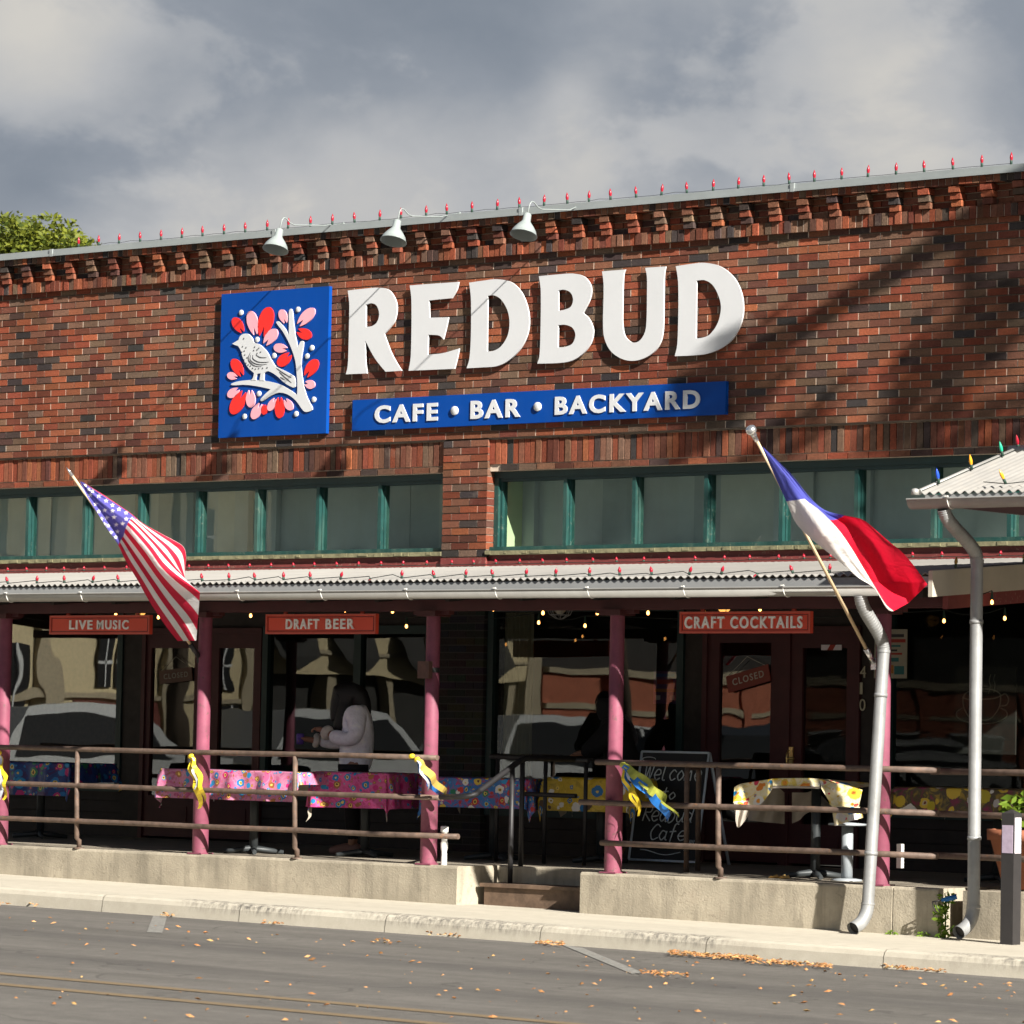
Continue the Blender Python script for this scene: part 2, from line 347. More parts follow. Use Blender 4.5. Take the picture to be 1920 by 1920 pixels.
ROADM, WALKM, KERBM = ground_mat('asphalt', 'road'), ground_mat('pavement_concrete', 'walk'), ground_mat('kerb_concrete_scuffed', 'kerb')
def paint_mat(name, col, wear):
    m = mat(name, col, .8, 0, .2, 12, spec=.2); t = m.node_tree; b = t.nodes['Principled BSDF']
    src = b.inputs['Base Color'].links[0].from_socket
    g = N(t, 'ShaderNodeNewGeometry').outputs['Position']
    f = ramp(t, noise(t, g, 40, 6, .75), [(.5-wear, (0,)*3), (.5+wear*.3, (1,)*3)])
    t.links.new(mixc(t, f, (.11, .103, .094), src), b.inputs['Base Color']); return m
YLINE = paint_mat('faded_yellow_line', (.19, .135, .072), .34)
WLINE = paint_mat('faded_white_line', (.23, .225, .205), .16)

# ------------------------------------------------------------------ mesh helpers
class MB:
    def __init__(s): s.v, s.f, s.c, s.m, s.sm = [], [], [], [], []
    def face(s, pts, col=None, m=0, smooth=False):
        i = len(s.v); s.v += [tuple(p) for p in pts]; s.f.append(tuple(range(i, i+len(pts)))); s.c.append(col); s.m.append(m); s.sm.append(smooth)
    def add(s, vs, fs, col=None, m=0, smooth=False):
        i = len(s.v); s.v += [tuple(p) for p in vs]
        for f in fs: s.f.append(tuple(k+i for k in f)); s.c.append(col); s.m.append(m); s.sm.append(smooth)
    def box(s, x0, x1, y0, y1, z0, z1, col=None, m=0):
        vs = [(x, y, z) for z in (z0, z1) for y in (y0, y1) for x in (x0, x1)]
        s.add(vs, [(0, 2, 3, 1), (4, 5, 7, 6), (0, 1, 5, 4), (2, 6, 7, 3), (0, 4, 6, 2), (1, 3, 7, 5)], col, m)
    def obox(s, c, ax, ay, az, col=None, m=0):      # oriented box: centre and half-axis vectors
        c, ax, ay, az = map(Vector, (c, ax, ay, az))
        vs = [c + ax*i + ay*j + az*k for k in (-1, 1) for j in (-1, 1) for i in (-1, 1)]
        s.add(vs, [(0, 2, 3, 1), (4, 5, 7, 6), (0, 1, 5, 4), (2, 6, 7, 3), (0, 4, 6, 2), (1, 3, 7, 5)], col, m)
    def tube(s, pts, r, n=10, m=0, col=None, caps=True, smooth=True):
        pts = [Vector(p) for p in pts]; k = len(pts)
        rs = r if isinstance(r, (list, tuple)) else [r]*k
        vs, fs = [], []; up = None
        for i, p in enumerate(pts):
            d = (pts[min(i+1, k-1)] - pts[max(i-1, 0)]).normalized()
            if up is None: up = Vector((0, 0, 1)) if abs(d.z) < .9 else Vector((1, 0, 0))
            a = d.cross(up).normalized(); b = a.cross(d).normalized(); up = b
            for j in range(n):
                t = 2*math.pi*j/n; vs.append(p + (a*math.cos(t) + b*math.sin(t))*rs[i])
        for i in range(k-1):
            for j in range(n): fs.append((i*n+j, i*n+(j+1) % n, (i+1)*n+(j+1) % n, (i+1)*n+j))
        s.add(vs, fs, col, m, smooth)
        if caps:
            s.add(vs[:n], [tuple(reversed(range(n)))], col, m); s.add(vs[-n:], [tuple(range(n))], col, m)
    def lathe(s, o, axis, prof, n=24, m=0, col=None, smooth=True):   # prof: (dist along axis, radius)
        o, w = Vector(o), Vector(axis).normalized()
        a = w.cross(Vector((0, 0, 1)) if abs(w.z) < .9 else Vector((1, 0, 0))).normalized(); b = w.cross(a)
        vs = [o + w*h + (a*math.cos(2*math.pi*j/n) + b*math.sin(2*math.pi*j/n))*r for h, r in prof for j in range(n)]
        fs = [(i*n+j, i*n+(j+1) % n, (i+1)*n+(j+1) % n, (i+1)*n+j) for i in range(len(prof)-1) for j in range(n)]
        s.add(vs, fs, col, m, smooth)
    def outline(s, polys, y0, y1, m=0, ms=None, col=None):   # polys of (x,z): outer then holes; front at y0, back at y1
        ms = m if ms is None else ms
        tri = tessellate_polygon([[Vector((x, z, 0)) for x, z in p] for p in polys])
        flat = [q for p in polys for q in p]
        s.add([(x, y0, z) for x, z in flat], [tuple(t) for t in tri], col, m)
        for p in polys:
            n = len(p); vs = [(x, y0, z) for x, z in p] + [(x, y1, z) for x, z in p]
            s.add(vs, [(i, (i+1) % n, n+(i+1) % n, n+i) for i in range(n)], col, ms)
    def build(s, name, mats, parent=None, recalc=True):
        me = bpy.data.meshes.new(name); me.from_pydata(s.v, [], s.f)
        for mm in (mats if isinstance(mats, (list, tuple)) else [mats]): me.materials.append(mm)
        me.polygons.foreach_set('material_index', s.m); me.polygons.foreach_set('use_smooth', s.sm)
        if any(c is not None for c in s.c):
            a = me.attributes.new('Col', 'FLOAT_COLOR', 'FACE')
            buf = []
            for c in s.c: buf += [*(c or (.5, .5, .5)), 1]
            a.data.foreach_set('color', buf)
        if recalc:
            import bmesh
            bm = bmesh.new(); bm.from_mesh(me)
            bmesh.ops.remove_doubles(bm, verts=bm.verts, dist=1e-6) if len(s.v) < 6000 else None
            bmesh.ops.recalc_face_normals(bm, faces=bm.faces); bm.to_mesh(me); bm.free()
        me.update()
        o = bpy.data.objects.new(name, me); COL.objects.link(o)
        if parent: o.parent = parent
        return o
def tag(o, label=None, cat=None, group=None, kind=None):
    for k, v in (('label', label), ('category', cat), ('group', group), ('kind', kind)):
        if v: o[k] = v
    return o
def thing(name, label, cat, group=None, loc=(0, 0, 0)):
    o = bpy.data.objects.new(name, None); COL.objects.link(o); o.location = loc; o.empty_display_size = .1
    return tag(o, label, cat, group)
def loc_parent(root):                       # parts are modelled in world space: keep them there
    inv = Matrix.Translation(-root.location)
    for c in root.children: c.matrix_parent_inverse = inv
def cat_rom(pts, n=5, closed=True):         # pts: (x, y[, 1 = corner]); smooth through the rest
    out = []; k = len(pts)
    for i in range(k if closed else k-1):
        p1, p2 = pts[i], pts[(i+1) % k]
        p0 = pts[i-1] if (closed or i > 0) else p1
        p3 = pts[(i+2) % k] if (closed or i+2 < k) else p2
        c1 = len(p1) > 2; c2 = len(p2) > 2
        if c1: p0 = p1
        if c2: p3 = p2
        if c1 and c2: out.append((p1[0], p1[1])); continue
        for j in range(n):
            t = j/n; t2, t3 = t*t, t*t*t; q = []
            for d in (0, 1):
                m1 = (p2[d]-p0[d])*(.5 if not c1 else 1.0)*(1 if not c1 else .6); m2 = (p3[d]-p1[d])*(.5 if not c2 else 1.0)*(1 if not c2 else .6)
                if c1: m1 = (p2[d]-p1[d])
                if c2: m2 = (p2[d]-p1[d])
                q.append((2*t3-3*t2+1)*p1[d] + (t3-2*t2+t)*m1 + (-2*t3+3*t2)*p2[d] + (t3-t2)*m2)
            out.append(tuple(q))
    if not closed: out.append((pts[-1][0], pts[-1][1]))
    return out
def pxpoly(pts, ox, oy, k, Y, n=5, closed=True):   # crop pixels -> (x, z) on plane Y
    r = []
    for q in cat_rom(pts, n, closed):
        p = at(ox+q[0]/k, oy+q[1]/k, Y); r.append((p.x, p.z))
    return r
_txt = {}
def text_geo(sx, bold=.0):
    key = (sx, bold)
    if key not in _txt:
        cu = bpy.data.curves.new('t', 'FONT'); cu.body = sx; cu.size = 1; cu.offset = bold; cu.resolution_u = 4; cu.fill_mode = 'FRONT'; cu.space_character = 1.26
        o = bpy.data.objects.new('t', cu); me = o.to_mesh()
        vs = [tuple(v.co) for v in me.vertices]; fs = [tuple(p.vertices) for p in me.polygons]
        es = {}
        for f in fs:
            for i in range(len(f)):
                e = (f[i], f[(i+1) % len(f)]); es[e] = 1
        rim = [e for e in es if (e[1], e[0]) not in es]
        o.to_mesh_clear(); bpy.data.objects.remove(o); bpy.data.curves.remove(cu)
        _txt[key] = (vs, fs, rim)
    return _txt[key]
def put_text(mb, sx, o, ex, ez, w, h, depth, n, bold=.0, m=0, col=None):
    """text whose bbox bottom-left is o, filling w x h along unit vectors ex, ez; raised by depth along n"""
    vs, fs, rim = text_geo(sx, bold)
    x0 = min(v[0] for v in vs); x1 = max(v[0] for v in vs); y0 = min(v[1] for v in vs); y1 = max(v[1] for v in vs)
    o, ex, ez, n = Vector(o), Vector(ex), Vector(ez), Vector(n)
    fr = [o + ex*((v[0]-x0)/(x1-x0)*w) + ez*((v[1]-y0)/(y1-y0)*h) + n*depth for v in vs]
    mb.add(fr, fs, col, m)
    for a, b in rim: mb.face([fr[a], fr[b], fr[b]-n*depth, fr[a]-n*depth], col, m)
PAL = [((.205, .052, .027), 21), ((.265, .080, .037), 10), ((.150, .064, .038), 24), ((.130, .082, .055), 17), ((.036, .031, .030), 14), ((.108, .034, .022), 14)]
def bcol():
    r = rnd.random()*100
    for c, w in PAL:
        r -= w
        if r <= 0: break
    k = rnd.uniform(.78, 1.25); q = rnd.choice(PAL)[0]; f = rnd.random()*.32; return tuple(min(.9, (x*(1-f)+y*f)*k*rnd.uniform(.95, 1.05)) for x, y in zip(c, q))
def brick(mb, x0, x1, y0, y1, z0, z1, jit=.0025, c=None):
    j = rnd.uniform(-jit, jit); mb.box(x0, x1, y0+j, y1, z0, z1, c or bcol(), 0)

# ------------------------------------------------------------------ ground, road, pavement
def zw(x): return -.285 - .0098*x            # pavement
def zr(x): return -.428 - .0085*x            # road
def sheet(name, x0, x1, y0, y1, fz, m, dz=0, nx=24, ny=1):
    mb = MB()
    for i in range(nx):
        a, b = x0+(x1-x0)*i/nx, x0+(x1-x0)*(i+1)/nx
        mb.face([(a, y0, fz(a)+dz), (b, y0, fz(b)+dz), (b, y1, fz(b)+dz), (a, y1, fz(a)+dz)])
    o = mb.build(name, m, recalc=False); o['kind'] = 'structure'; return o
cl = lambda f: (lambda x: f(max(-70, min(70, x))))
GM = mat('earth', (.20, .19, .15), .95, 0, .2, .3)
gmb = MB(); gmb.face([(-1800, -1800, -1.35), (1800, -1800, -1.35), (1800, 1800, -1.35), (-1800, 1800, -1.35)]); tag(gmb.build('ground', GM, recalc=False), kind='structure')
sheet('road', -70, 70, -52, -5.0, zr, ROADM)
sheet('pavement', -70, 70, -4.82, 1.0, zw, WALKM)
kb = MB()
for i in range(46):                           # kerb slabs with open joints
    a, b = -33 + i*1.52, -33 + (i+1)*1.52 - .006
    for c0, c1 in ((a, b),):
        prof = [(-4.82, lambda x: zw(x)), (-4.965, lambda x: zw(x)-.004), (-4.99, lambda x: zw(x)-.018), (-5.006, lambda x: zw(x)-.05), (-5.02, lambda x: zr(x)-.02)]
        for k in range(len(prof)-1):
            (ya, fa), (yb, fb) = prof[k], prof[k+1]
            kb.face([(c0, yb, fb(c0)), (c1, yb, fb(c1)), (c1, ya, fa(c1)), (c0, ya, fa(c0))], smooth=False)
tag(kb.build('kerb', KERBM, recalc=False), kind='structure')
def strip(name, pts, m, dz=.004):
    mb = MB(); mb.face([(p.x, p.y, zr(p.x)+dz) for p in pts]); o = mb.build(name, m, recalc=False); o['kind'] = 'structure'
A = lambda px, py: atg(px, py, -.428, -.0085)
strip('parking_line', [A(287, 1718), A(313, 1720), A(304, 1750), A(275, 1749)], WLINE)
strip('parking_line', [A(1052, 1772), A(1092, 1778), A(1207, 1825), A(1185, 1827)], WLINE)
for (a, b, c, d) in (((0, 1826), (0, 1834), (1920, 2042), (1920, 2034)), ((0, 1846), (0, 1855), (1920, 2069), (1920, 2060))):
    p0, p1, p2, p3 = A(*a), A(*b), A(*c), A(*d)
    ya, yb = -11.95 if a[1] < 1830 else -12.62, 0
    strip('centre_line', [Vector((-60, p0.y+.07, 0)), Vector((-60, p0.y-.07, 0)), Vector((60, p0.y-.07, 0)), Vector((60, p0.y+.07, 0))], YLINE)

# ------------------------------------------------------------------ the brick building
bld = thing('brick_building', 'red and brown brick shop building with corbelled cornice and green transom windows', 'building')
XL, XR = -9.2, 11.4
BL, RH, BH = .2135, .0677, .0575             # brick pitch, course, brick height
wall = MB()
z0 = 3.803; nc = 25
for r in range(nc):
    z = z0 + r*RH; off = (r % 2)*BL/2 + rnd.uniform(-.006, .006)
    wall.box(XL, XR, .0035, .11, z, z+BH, None, 1)                 # flush head joints
    x = XL - off
    while x < XR:
        L = BL
        brick(wall, max(x, XL), min(x+L-.0105, XR), 0, .05, z, z+BH); x += L
wall.box(XL, XR, .012, .30, z0-.012, z0+nc*RH, None, 2)           # raked bed joints
wall.build('brick_wall', [BR, MORT, MORTD], bld, recalc=False)
lint = MB()                                                        # soldier course over the shop windows
lint.box(XL, XR, .042, .30, 3.495, 3.790, None, 1)
x = XL
while x < XR:
    if not (x+RH > -.258 and x < .275): brick(lint, x, x+RH-.009, .03, .06, 3.560, 3.783, .006)
    x += RH
x = XL
while x < XR:
    if not (x+BL > -.2 and x < .26): brick(lint, x, x+BL-.01, .03, .06, 3.498, 3.551, .003)
    x += BL
lint.build('brick_lintel', [BR, MORT], bld, recalc=False)
pil = MB()
pil.box(-.252, .268, .005, .28, .0, 2.5, None, 3); pil.box(-.252, .268, .012, .28, 2.5, 3.80, None, 4)
for r in range(56):
    z = .004 + r*RH
    if z > 3.76: break
    if z > 2.5: pil.box(-.25, .27, .004, .05, z, z+BH, None, 1)
    xs = [(-.258, -.153), (-.143, .060), (.070, .274)] if r % 2 else [(-.258, -.055), (-.045, .159), (.169, .274)]
    for a, b in xs: brick(pil, a, b, 0, .05 if b < .27 else .27, z, z+BH, .0025, tuple(x*rnd.uniform(.7, 1.3) for x in (.040, .036, .036)) if z < 2.5 else None)
pil.box(-.262, .278, -.006, .12, 2.625, 2.70, None, 2)
pil.build('brick_pillar', [BR, MORT, MAROON, mat('dark_painted_mortar', (.07, .064, .062), .9), MORTD], bld, recalc=False)
cor = MB()
cor.box(XL, XR, .014, .3, 5.50, 5.80, None, 1)
x = XL
while x < XR:                                                      # standing headers, a band proud of the wall
    brick(cor, x, x+RH-.008, -.045, .02, 5.474, 5.578, .008); x += RH
cor.box(XL, XR, -.036, .02, 5.476, 5.574, None, 1)
for r in range(3):                                                 # shaded wall between the dentils
    x = XL - (r % 2)*.1
    while x < XR: brick(cor, x, x+BL-.01, -.004, .03, 5.583+r*.0585, 5.583+r*.0585+.05); x += BL
i0 = int((XL-2.55)/.31)
for i in range(i0, int((XR-2.55)/.31)+1):
    xc = 2.578 + i*.31
    for r in range(3):
        z = 5.583 + r*.0585; c = bcol()
        brick(cor, xc-.052+rnd.uniform(-.006, .006), xc+.052+rnd.uniform(-.006, .006), -.070-.016*r, 0, z, z+.051, .004, c)
x = XL
while x < XR: brick(cor, x, x+RH-.008, -.112, .02, 5.760, 5.820, .005); x += RH
cor.box(XL, XR, -.104, .02, 5.763, 5.818, None, 1)
cor.build('brick_cornice', [BR, MORT], bld, recalc=False)
cap = MB()
cap.box(XL, XR, -.135, .36, 5.824, 5.885); cap.box(XL, XR, -.143, -.135, 5.818, 5.842)
for xj in (-5.4, -2.35, .7, 3.72, 6.8): cap.box(xj, xj+.04, -.146, .36, 5.815, 5.889)
cap.build('parapet_cap', CAPM, bld)
sh = MB()                                                          # plain shell: ends, back, roof, room
sh.box(XL, XL+.3, .30, 9, -.4, 5.80); sh.box(XR-.3, XR, .30, 9, -.4, 5.80); sh.box(XL, XR, 9, 9.3, -.4, 5.80); sh.box(XL+.3, XR-.3, .3, 9, 5.3, 5.5)
sh.build('side_walls', mat('plain_brick', (.25, .1, .07), .9, 0, .3, 20), bld)
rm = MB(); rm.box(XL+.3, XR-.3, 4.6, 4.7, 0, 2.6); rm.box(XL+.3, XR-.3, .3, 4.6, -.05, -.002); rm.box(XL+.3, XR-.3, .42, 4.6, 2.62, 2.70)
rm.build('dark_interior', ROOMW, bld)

# transom windows: a bank each side of the brick pillar
mull_l = [at(p, 985, .11).x for p in (52, 158, 262, 370, 481, 596, 712)]
mull_r = [at(p, 965, .11).x for p in (1060, 1189, 1324, 1465, 1606, 1750, 1893)]
pt = .81
left = [XL+.05, mull_l[0]-2*pt, mull_l[0]-pt] + mull_l + [-.258]
right = [.275] + mull_r + [mull_r[-1]+pt, mull_r[-1]+2*pt, XR-.05]
TGL = glass_mat('transom_glass', .03, (.70, .76, .72), .002)
for bank in (left, right):
    a, b = bank[0], bank[-1]
    fr = MB()
    fr.box(a, b, .105, .21, 3.435, 3.495, None, 1); fr.box(a, b, .125, .21, 3.405, 3.435, None, 1)  # head rail in darker teal: the lintel's shade put into its colour
    fr.box(a, b, .05, .21, 2.762, 2.800, None, 0)
    fr.box(a, a+.05, .105, .21, 2.80, 3.435); fr.box(a+.05, a+.075, .135, .21, 2.80, 3.405)
    fr.box(b-.05, b, .105, .21, 2.80, 3.435)
    for mx in bank[1:-1]:
        fr.box(mx-.020, mx+.020, .100, .21, 2.80, 3.405); fr.box(mx+.020, mx+.030, .140, .21, 2.80, 3.405); fr.box(mx-.030, mx-.020, .140, .21, 2.80, 3.405)
    w = fr.build('transom_window', [TEAL, TEALD], bld)
    for i in range(len(bank)-1):
        g = MB(); u0, u1 = bank[i]+.03, bank[i+1]-.03
        g.face([(u0, .17, 2.80), (u1, .17, 2.80), (u1, .17, 3.405), (u0, .17, 3.405)])
        g.build('pane', TGL, w, recalc=False)
    bk = MB(); x = a
    while x < b:
        l = rnd.choice((.18, .3, .42, .6)); yb = rnd.uniform(.47, .56); bk.box(x, min(b, x+l), yb, .575, 2.70, 3.495, None, rnd.choice((0, 0, 2, 3))); x += l
    bk.box(a, a+.04, .215, .55, 2.75, 3.495, None, 1); bk.box(b-.04, b, .215, .55, 2.75, 3.495, None, 1)
    bk.box(a, b, .215, .55, 2.70, 2.765, None, 0); bk.box(a, b, .215, .55, 3.44, 3.495, None, 0)
    bk.build('blind', [BLIND, PALEG, BLIND2, BLIND3], w)
    sl = MB()
    sl.box(a, b, -.012, .10, 2.722, 2.760)
    x = a
    while x < b:                                                    # flaking paint along the sill edge
        l = rnd.uniform(.02, .12); sl.box(x, min(b, x+l), -.0145-rnd.random()*.004, -.0115, 2.722+rnd.random()*.012, 2.750+rnd.random()*.012); x += l + rnd.uniform(.01, .25)
    sl.build('window_sill', PEEL, bld)
    fb = MB(); fb.box(a, b, .045, .12, 2.56, 2.722); fb.box(a, b, .02, .045, 2.56, 2.672); fb.build('fascia_board', MAROON, bld)

# shop front below the porch
def pane(x0, x1, z0, z1, gm, Y=.075, par=None, name='pane'):
    g = MB(); g.face([(x0, Y, z0), (x1, Y, z0), (x1, Y, z1), (x0, Y, z1)]); return g.build(name, gm, par, recalc=False)
G_WAVY = glass_mat('wavy_shop_glass', .11, (.45, .5, .47), .008, .6)
G_MID = glass_mat('shop_glass', .062, (.5, .54, .52), .0034, .75)
G_DIM = glass_mat('dim_shop_glass', .006, (.6, .64, .62), .002, .8)
G_DOOR = glass_mat('door_glass', .06, (.5, .52, .5), .003, .9)
def window(x0, x1, z0, z1, gm, fm, mull=()):
    f = MB()
    f.box(x0-.07, x0, .03, .12, z0-.08, z1+.08); f.box(x1, x1+.07, .03, .12, z0-.08, z1+.08)
    f.box(x0, x1, .03, .12, z0-.08, z0); f.box(x0, x1, .03, .12, z1, z1+.08)
    for mx in mull: f.box(mx-.045, mx+.045, .035, .12, z0, z1)
    w = f.build('shop_window', fm, bld)
    xs = [x0] + list(mull) + [x1]
    for i in range(len(xs)-1): pane(xs[i]+(.045 if i else 0), xs[i+1]-(.045 if i < len(xs)-2 else 0), z0, z1, gm, .075, w)
    return w
W0 = window(-6.14, -4.463, .52, 2.28, G_WAVY, TEALD)
window(-8.9, -6.30, .52, 2.28, G_WAVY, TEALD)
W1 = window(-2.44, -.458, .50, 2.0, G_MID, TEALD, (-1.30,))
W2 = window(.36, 2.458, .42, 2.20, G_MID, TEALD)
W3 = window(4.72, 7.0, .52, 2.25, G_DIM, TEALD)
window(7.16, 9.6, .52, 2.25, G_DIM, TEALD)
def door(x0, x1, gx0, gx1, gz0, gz1, m, gm, hx=None):
    f = MB(); zt = 2.06
    f.box(x0+.05, gx0, .045, .10, .02, zt-.05); f.box(gx1, x1-.05, .045, .10, .02, zt-.05)
    f.box(gx0, gx1, .045, .10, gz1, zt-.05); f.box(gx0, gx1, .045, .10, .02, gz0)
    f.box(gx0+.06, gx1-.06, .035, .045, .12, gz0-.10)
    d = f.build('door', m, bld)
    k = MB(); k.box(x0, x0+.05, .025, .12, 0, zt); k.box(x1-.05, x1, .025, .12, 0, zt); k.box(x0+.05, x1-.05, .025, .12, zt-.05, zt); k.build('door_frame', m, d)
    pane(gx0, gx1, gz0, gz1, gm, .072, d)
    if hx:
        h = MB(); h.box(hx-.022, hx+.022, .028, .045, .84, 1.02); h.tube([(hx, .03, .92), (hx, -.02, .92), (hx+.07, -.025, .92)], .010, 8); h.tube([(hx, -.005, .99), (hx, -.03, .96), (hx, -.03, .88), (hx, -.005, .85)], .008, 8)
        h.build('door_handle', BRASS, d)
    return d
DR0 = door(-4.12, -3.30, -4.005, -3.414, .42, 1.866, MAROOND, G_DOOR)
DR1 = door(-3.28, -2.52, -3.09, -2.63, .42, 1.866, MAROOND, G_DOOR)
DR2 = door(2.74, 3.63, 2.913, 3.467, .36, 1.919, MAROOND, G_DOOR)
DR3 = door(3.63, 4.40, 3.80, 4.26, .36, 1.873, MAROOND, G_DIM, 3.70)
bh = MB()                                                           # boarded bulkhead and upper boards
for (a, b, zt, zu) in ((-9, -4.13, .44, 2.36), (-2.51, -.26, .42, 2.08), (.28, 2.73, .34, 2.28), (4.42, 9.7, .44, 2.33)):
    z = .0
    while z < zt-.02:
        bh.box(a, b, .075, .12, z, min(z+.112, zt)); z += .118
    bh.box(a, b, .13, .15, 0, zt); bh.box(a, b, .08, .16, zu, 2.60)
for (a, b) in ((-4.39, -4.13), (2.535, 2.735), (4.41, 4.64)): bh.box(a, b, .05, .16, 0, 2.36)
bh.box(-4.12, -2.51, .08, .16, 2.06, 2.6); bh.box(2.735, 4.41, .08, .16, 2.06, 2.6)
bh.build('bulkhead', WOODD, bld)
cu = MB()                                                            # curtain drawn at the left of the window by the pillar
n = 40
for i in range(n):
    xa, xb = .36+.34*i/n, .36+.34*(i+1)/n
    ya, yb = .20+.02*math.sin(i*1.1), .20+.02*math.sin((i+1)*1.1)
    cu.face([(xa, ya, .42), (xb, yb, .42), (xb, yb, 2.2), (xa, ya, 2.2)])
tag(cu.build('curtain', CURT, None, recalc=False), 'beige curtain hanging inside the shop window right of the brick pillar', 'curtain')
for wd, xx, ww in (('CAFE', .66, .27), ('BAR', 1.085, .215), ('BACKYARD', 1.47, .60)):
    lt = MB(); put_text(lt, wd, (xx, .074, .85), (1, 0, 0), (0, 0, 1), ww, .055, .001, (0, -1, 0), .01); lt.build('window_lettering', INK, W2)
for xd in (1.005, 1.385):
    lt = MB(); lt.lathe((xd, .0735, .878), (0, -1, 0), [(0, .009), (.0006, .009), (.0007, 0)], 10); lt.build('window_dot', INK, W2)
nb = thing('house_number', 'pale vertical house number 410 beside the right hand door', 'number')
for s_, zz in (('4', 1.60), ('1', 1.46), ('0', 1.32)):
    k = MB(); put_text(k, s_, (4.40, .040, zz+.02), (1, 0, 0), (0, 0, 1), .062 if s_ != '1' else .03, .10, .006, (0, -1, 0), 0); k.build('digit', mat('number_brass', (.42, .40, .30), .5, .3, 0), nb)

# ------------------------------------------------------------------ the porch
po = thing('porch', 'concrete porch with corrugated metal roof, gutter and round pink posts', 'porch')
PX0, PX1 = -9.0, 7.47
def corrug(x0, x1, p0, p1, pitch=.072, amp=.0105, n=6, ends=True, th=.004):
    """corrugated sheet from front edge (y,z)=p0 to back p1"""
    mb = MB(); k = int((x1-x0)/pitch*n)
    def P(i, p, dz=0):
        x = x0+(x1-x0)*i/k; return (x, p[0], p[1]+amp*math.cos(2*math.pi*(x-x0)/pitch)+dz)
    for i in range(k):
        mb.face([P(i, p0), P(i+1, p0), P(i+1, p1), P(i, p1)], smooth=True)
        mb.face([P(i, p0, -th), P(i+1, p0, -th), P(i+1, p1, -th), P(i, p1, -th)], smooth=True)
        mb.face([P(i, p0, -th), P(i+1, p0, -th), P(i+1, p0), P(i, p0)])
    return mb
corrug(PX0, PX1-.02, (-3.60, 2.308), (.02, 2.612)).build('roof', CORR, po, recalc=False)
rf = MB()
rf.add([(PX0, -3.52, 2.26), (PX1-.05, -3.52, 2.26), (PX1-.05, .0, 2.557), (PX0, .0, 2.557), (PX0, -3.52, 2.285), (PX1-.05, -3.52, 2.285), (PX1-.05, .0, 2.582), (PX0, .0, 2.582)],
       [(0, 1, 2, 3), (4, 7, 6, 5), (0, 4, 5, 1), (1, 5, 6, 2), (2, 6, 7, 3), (3, 7, 4, 0)])
for i in range(22):
    x = PX0+.3+i*.76
    if x < PX1-.1: rf.add([(x, -3.45, 2.14), (x+.04, -3.45, 2.14), (x+.04, 0.0, 2.43), (x, 0.0, 2.43), (x, -3.45, 2.262), (x+.04, -3.45, 2.262), (x+.04, 0, 2.552), (x, 0, 2.552)], [(0, 1, 2, 3), (0, 4, 5, 1), (1, 5, 6, 2), (3, 7, 4, 0)])
rf.build('rafters', WOODD, po)
fs = MB(); fs.box(PX0, PX1-.03, -3.585, -3.555, 2.21, 2.290); fs.build('fascia', FASC, po)
rk = MB()                                                            # raking board at the porch roof's right end
def rkz(y): return 2.612 + (y-.02)*(.304/3.62)
rk.add([(PX1-.025, -3.60, rkz(-3.6)-.17), (PX1+.01, -3.60, rkz(-3.6)-.17), (PX1+.01, .0, rkz(0)-.17), (PX1-.025, .0, rkz(0)-.17), (PX1-.025, -3.60, rkz(-3.6)+.022), (PX1+.01, -3.60, rkz(-3.6)+.022), (PX1+.01, 0, rkz(0)+.022), (PX1-.025, 0, rkz(0)+.022)],
       [(0, 3, 2, 1), (4, 5, 6, 7), (0, 1, 5, 4), (1, 2, 6, 5), (2, 3, 7, 6), (3, 0, 4, 7)])
rk.build('raking_board', CREAM, po)
rk2 = MB(); rk2.add([(PX1-.06, -3.35, rkz(-3.35)-.27), (PX1-.01, -3.35, rkz(-3.35)-.27), (PX1-.01, .0, rkz(0)-.27), (PX1-.06, 0, rkz(0)-.27), (PX1-.06, -3.35, rkz(-3.35)-.172), (PX1-.01, -3.35, rkz(-3.35)-.172), (PX1-.01, 0, rkz(0)-.172), (PX1-.06, 0, rkz(0)-.172)],
       [(0, 3, 2, 1), (4, 5, 6, 7), (0, 1, 5, 4), (1, 2, 6, 5), (2, 3, 7, 6), (3, 0, 4, 7)]); rk2.build('end_beam', MAROON, po)
def gutter(x0, x1, yc, zt, r, fall=0):
    mb = MB(); n = 12
    prof = [(yc+r, zt)] + [(yc + r*math.cos(t), zt - r*math.sin(t)*1.12) for t in [math.pi*k/n for k in range(1, n)]] + [(yc-r, zt)]
    prof += [(yc-r-.006, zt+.004), (yc-r-.010, zt+.0), (yc-r-.008, zt-.006)]
    dz = lambda x: fall*(x-x0)/(x1-x0)
    for (a, b) in zip(prof, prof[1:]): mb.face([(x0, a[0], a[1]), (x1, a[0], a[1]-fall), (x1, b[0], b[1]-fall), (x0, b[0], b[1])], smooth=True)
    for x in (x0, x1): mb.face([(x, p[0], p[1]-dz(x)) for p in prof[:n+1]])
    x = x0+.35
    while x < x1:
        pts = [(x, yc + (r+.003)*math.cos(t), zt - dz(x) - (r+.003)*1.12*math.sin(t)) for t in [math.pi*k/10 for k in range(2, 11)]] + [(x, yc-r-.014, zt+.012-dz(x))]
        mb.tube(pts, .004, 5, 1); mb.box(x-.012, x+.012, yc-r-.018, yc-r-.004, zt+.006-dz(x), zt+.016-dz(x), None, 1); x += .93
    return mb
gutter(PX0, 7.12, -3.655, 2.238, .062, .022).build('gutter', [GALVL, PVC], po)
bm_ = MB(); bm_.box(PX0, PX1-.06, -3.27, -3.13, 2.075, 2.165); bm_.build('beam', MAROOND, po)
POSTX = [-5.15, -2.675, -.202, 2.368, 4.273, 6.794]
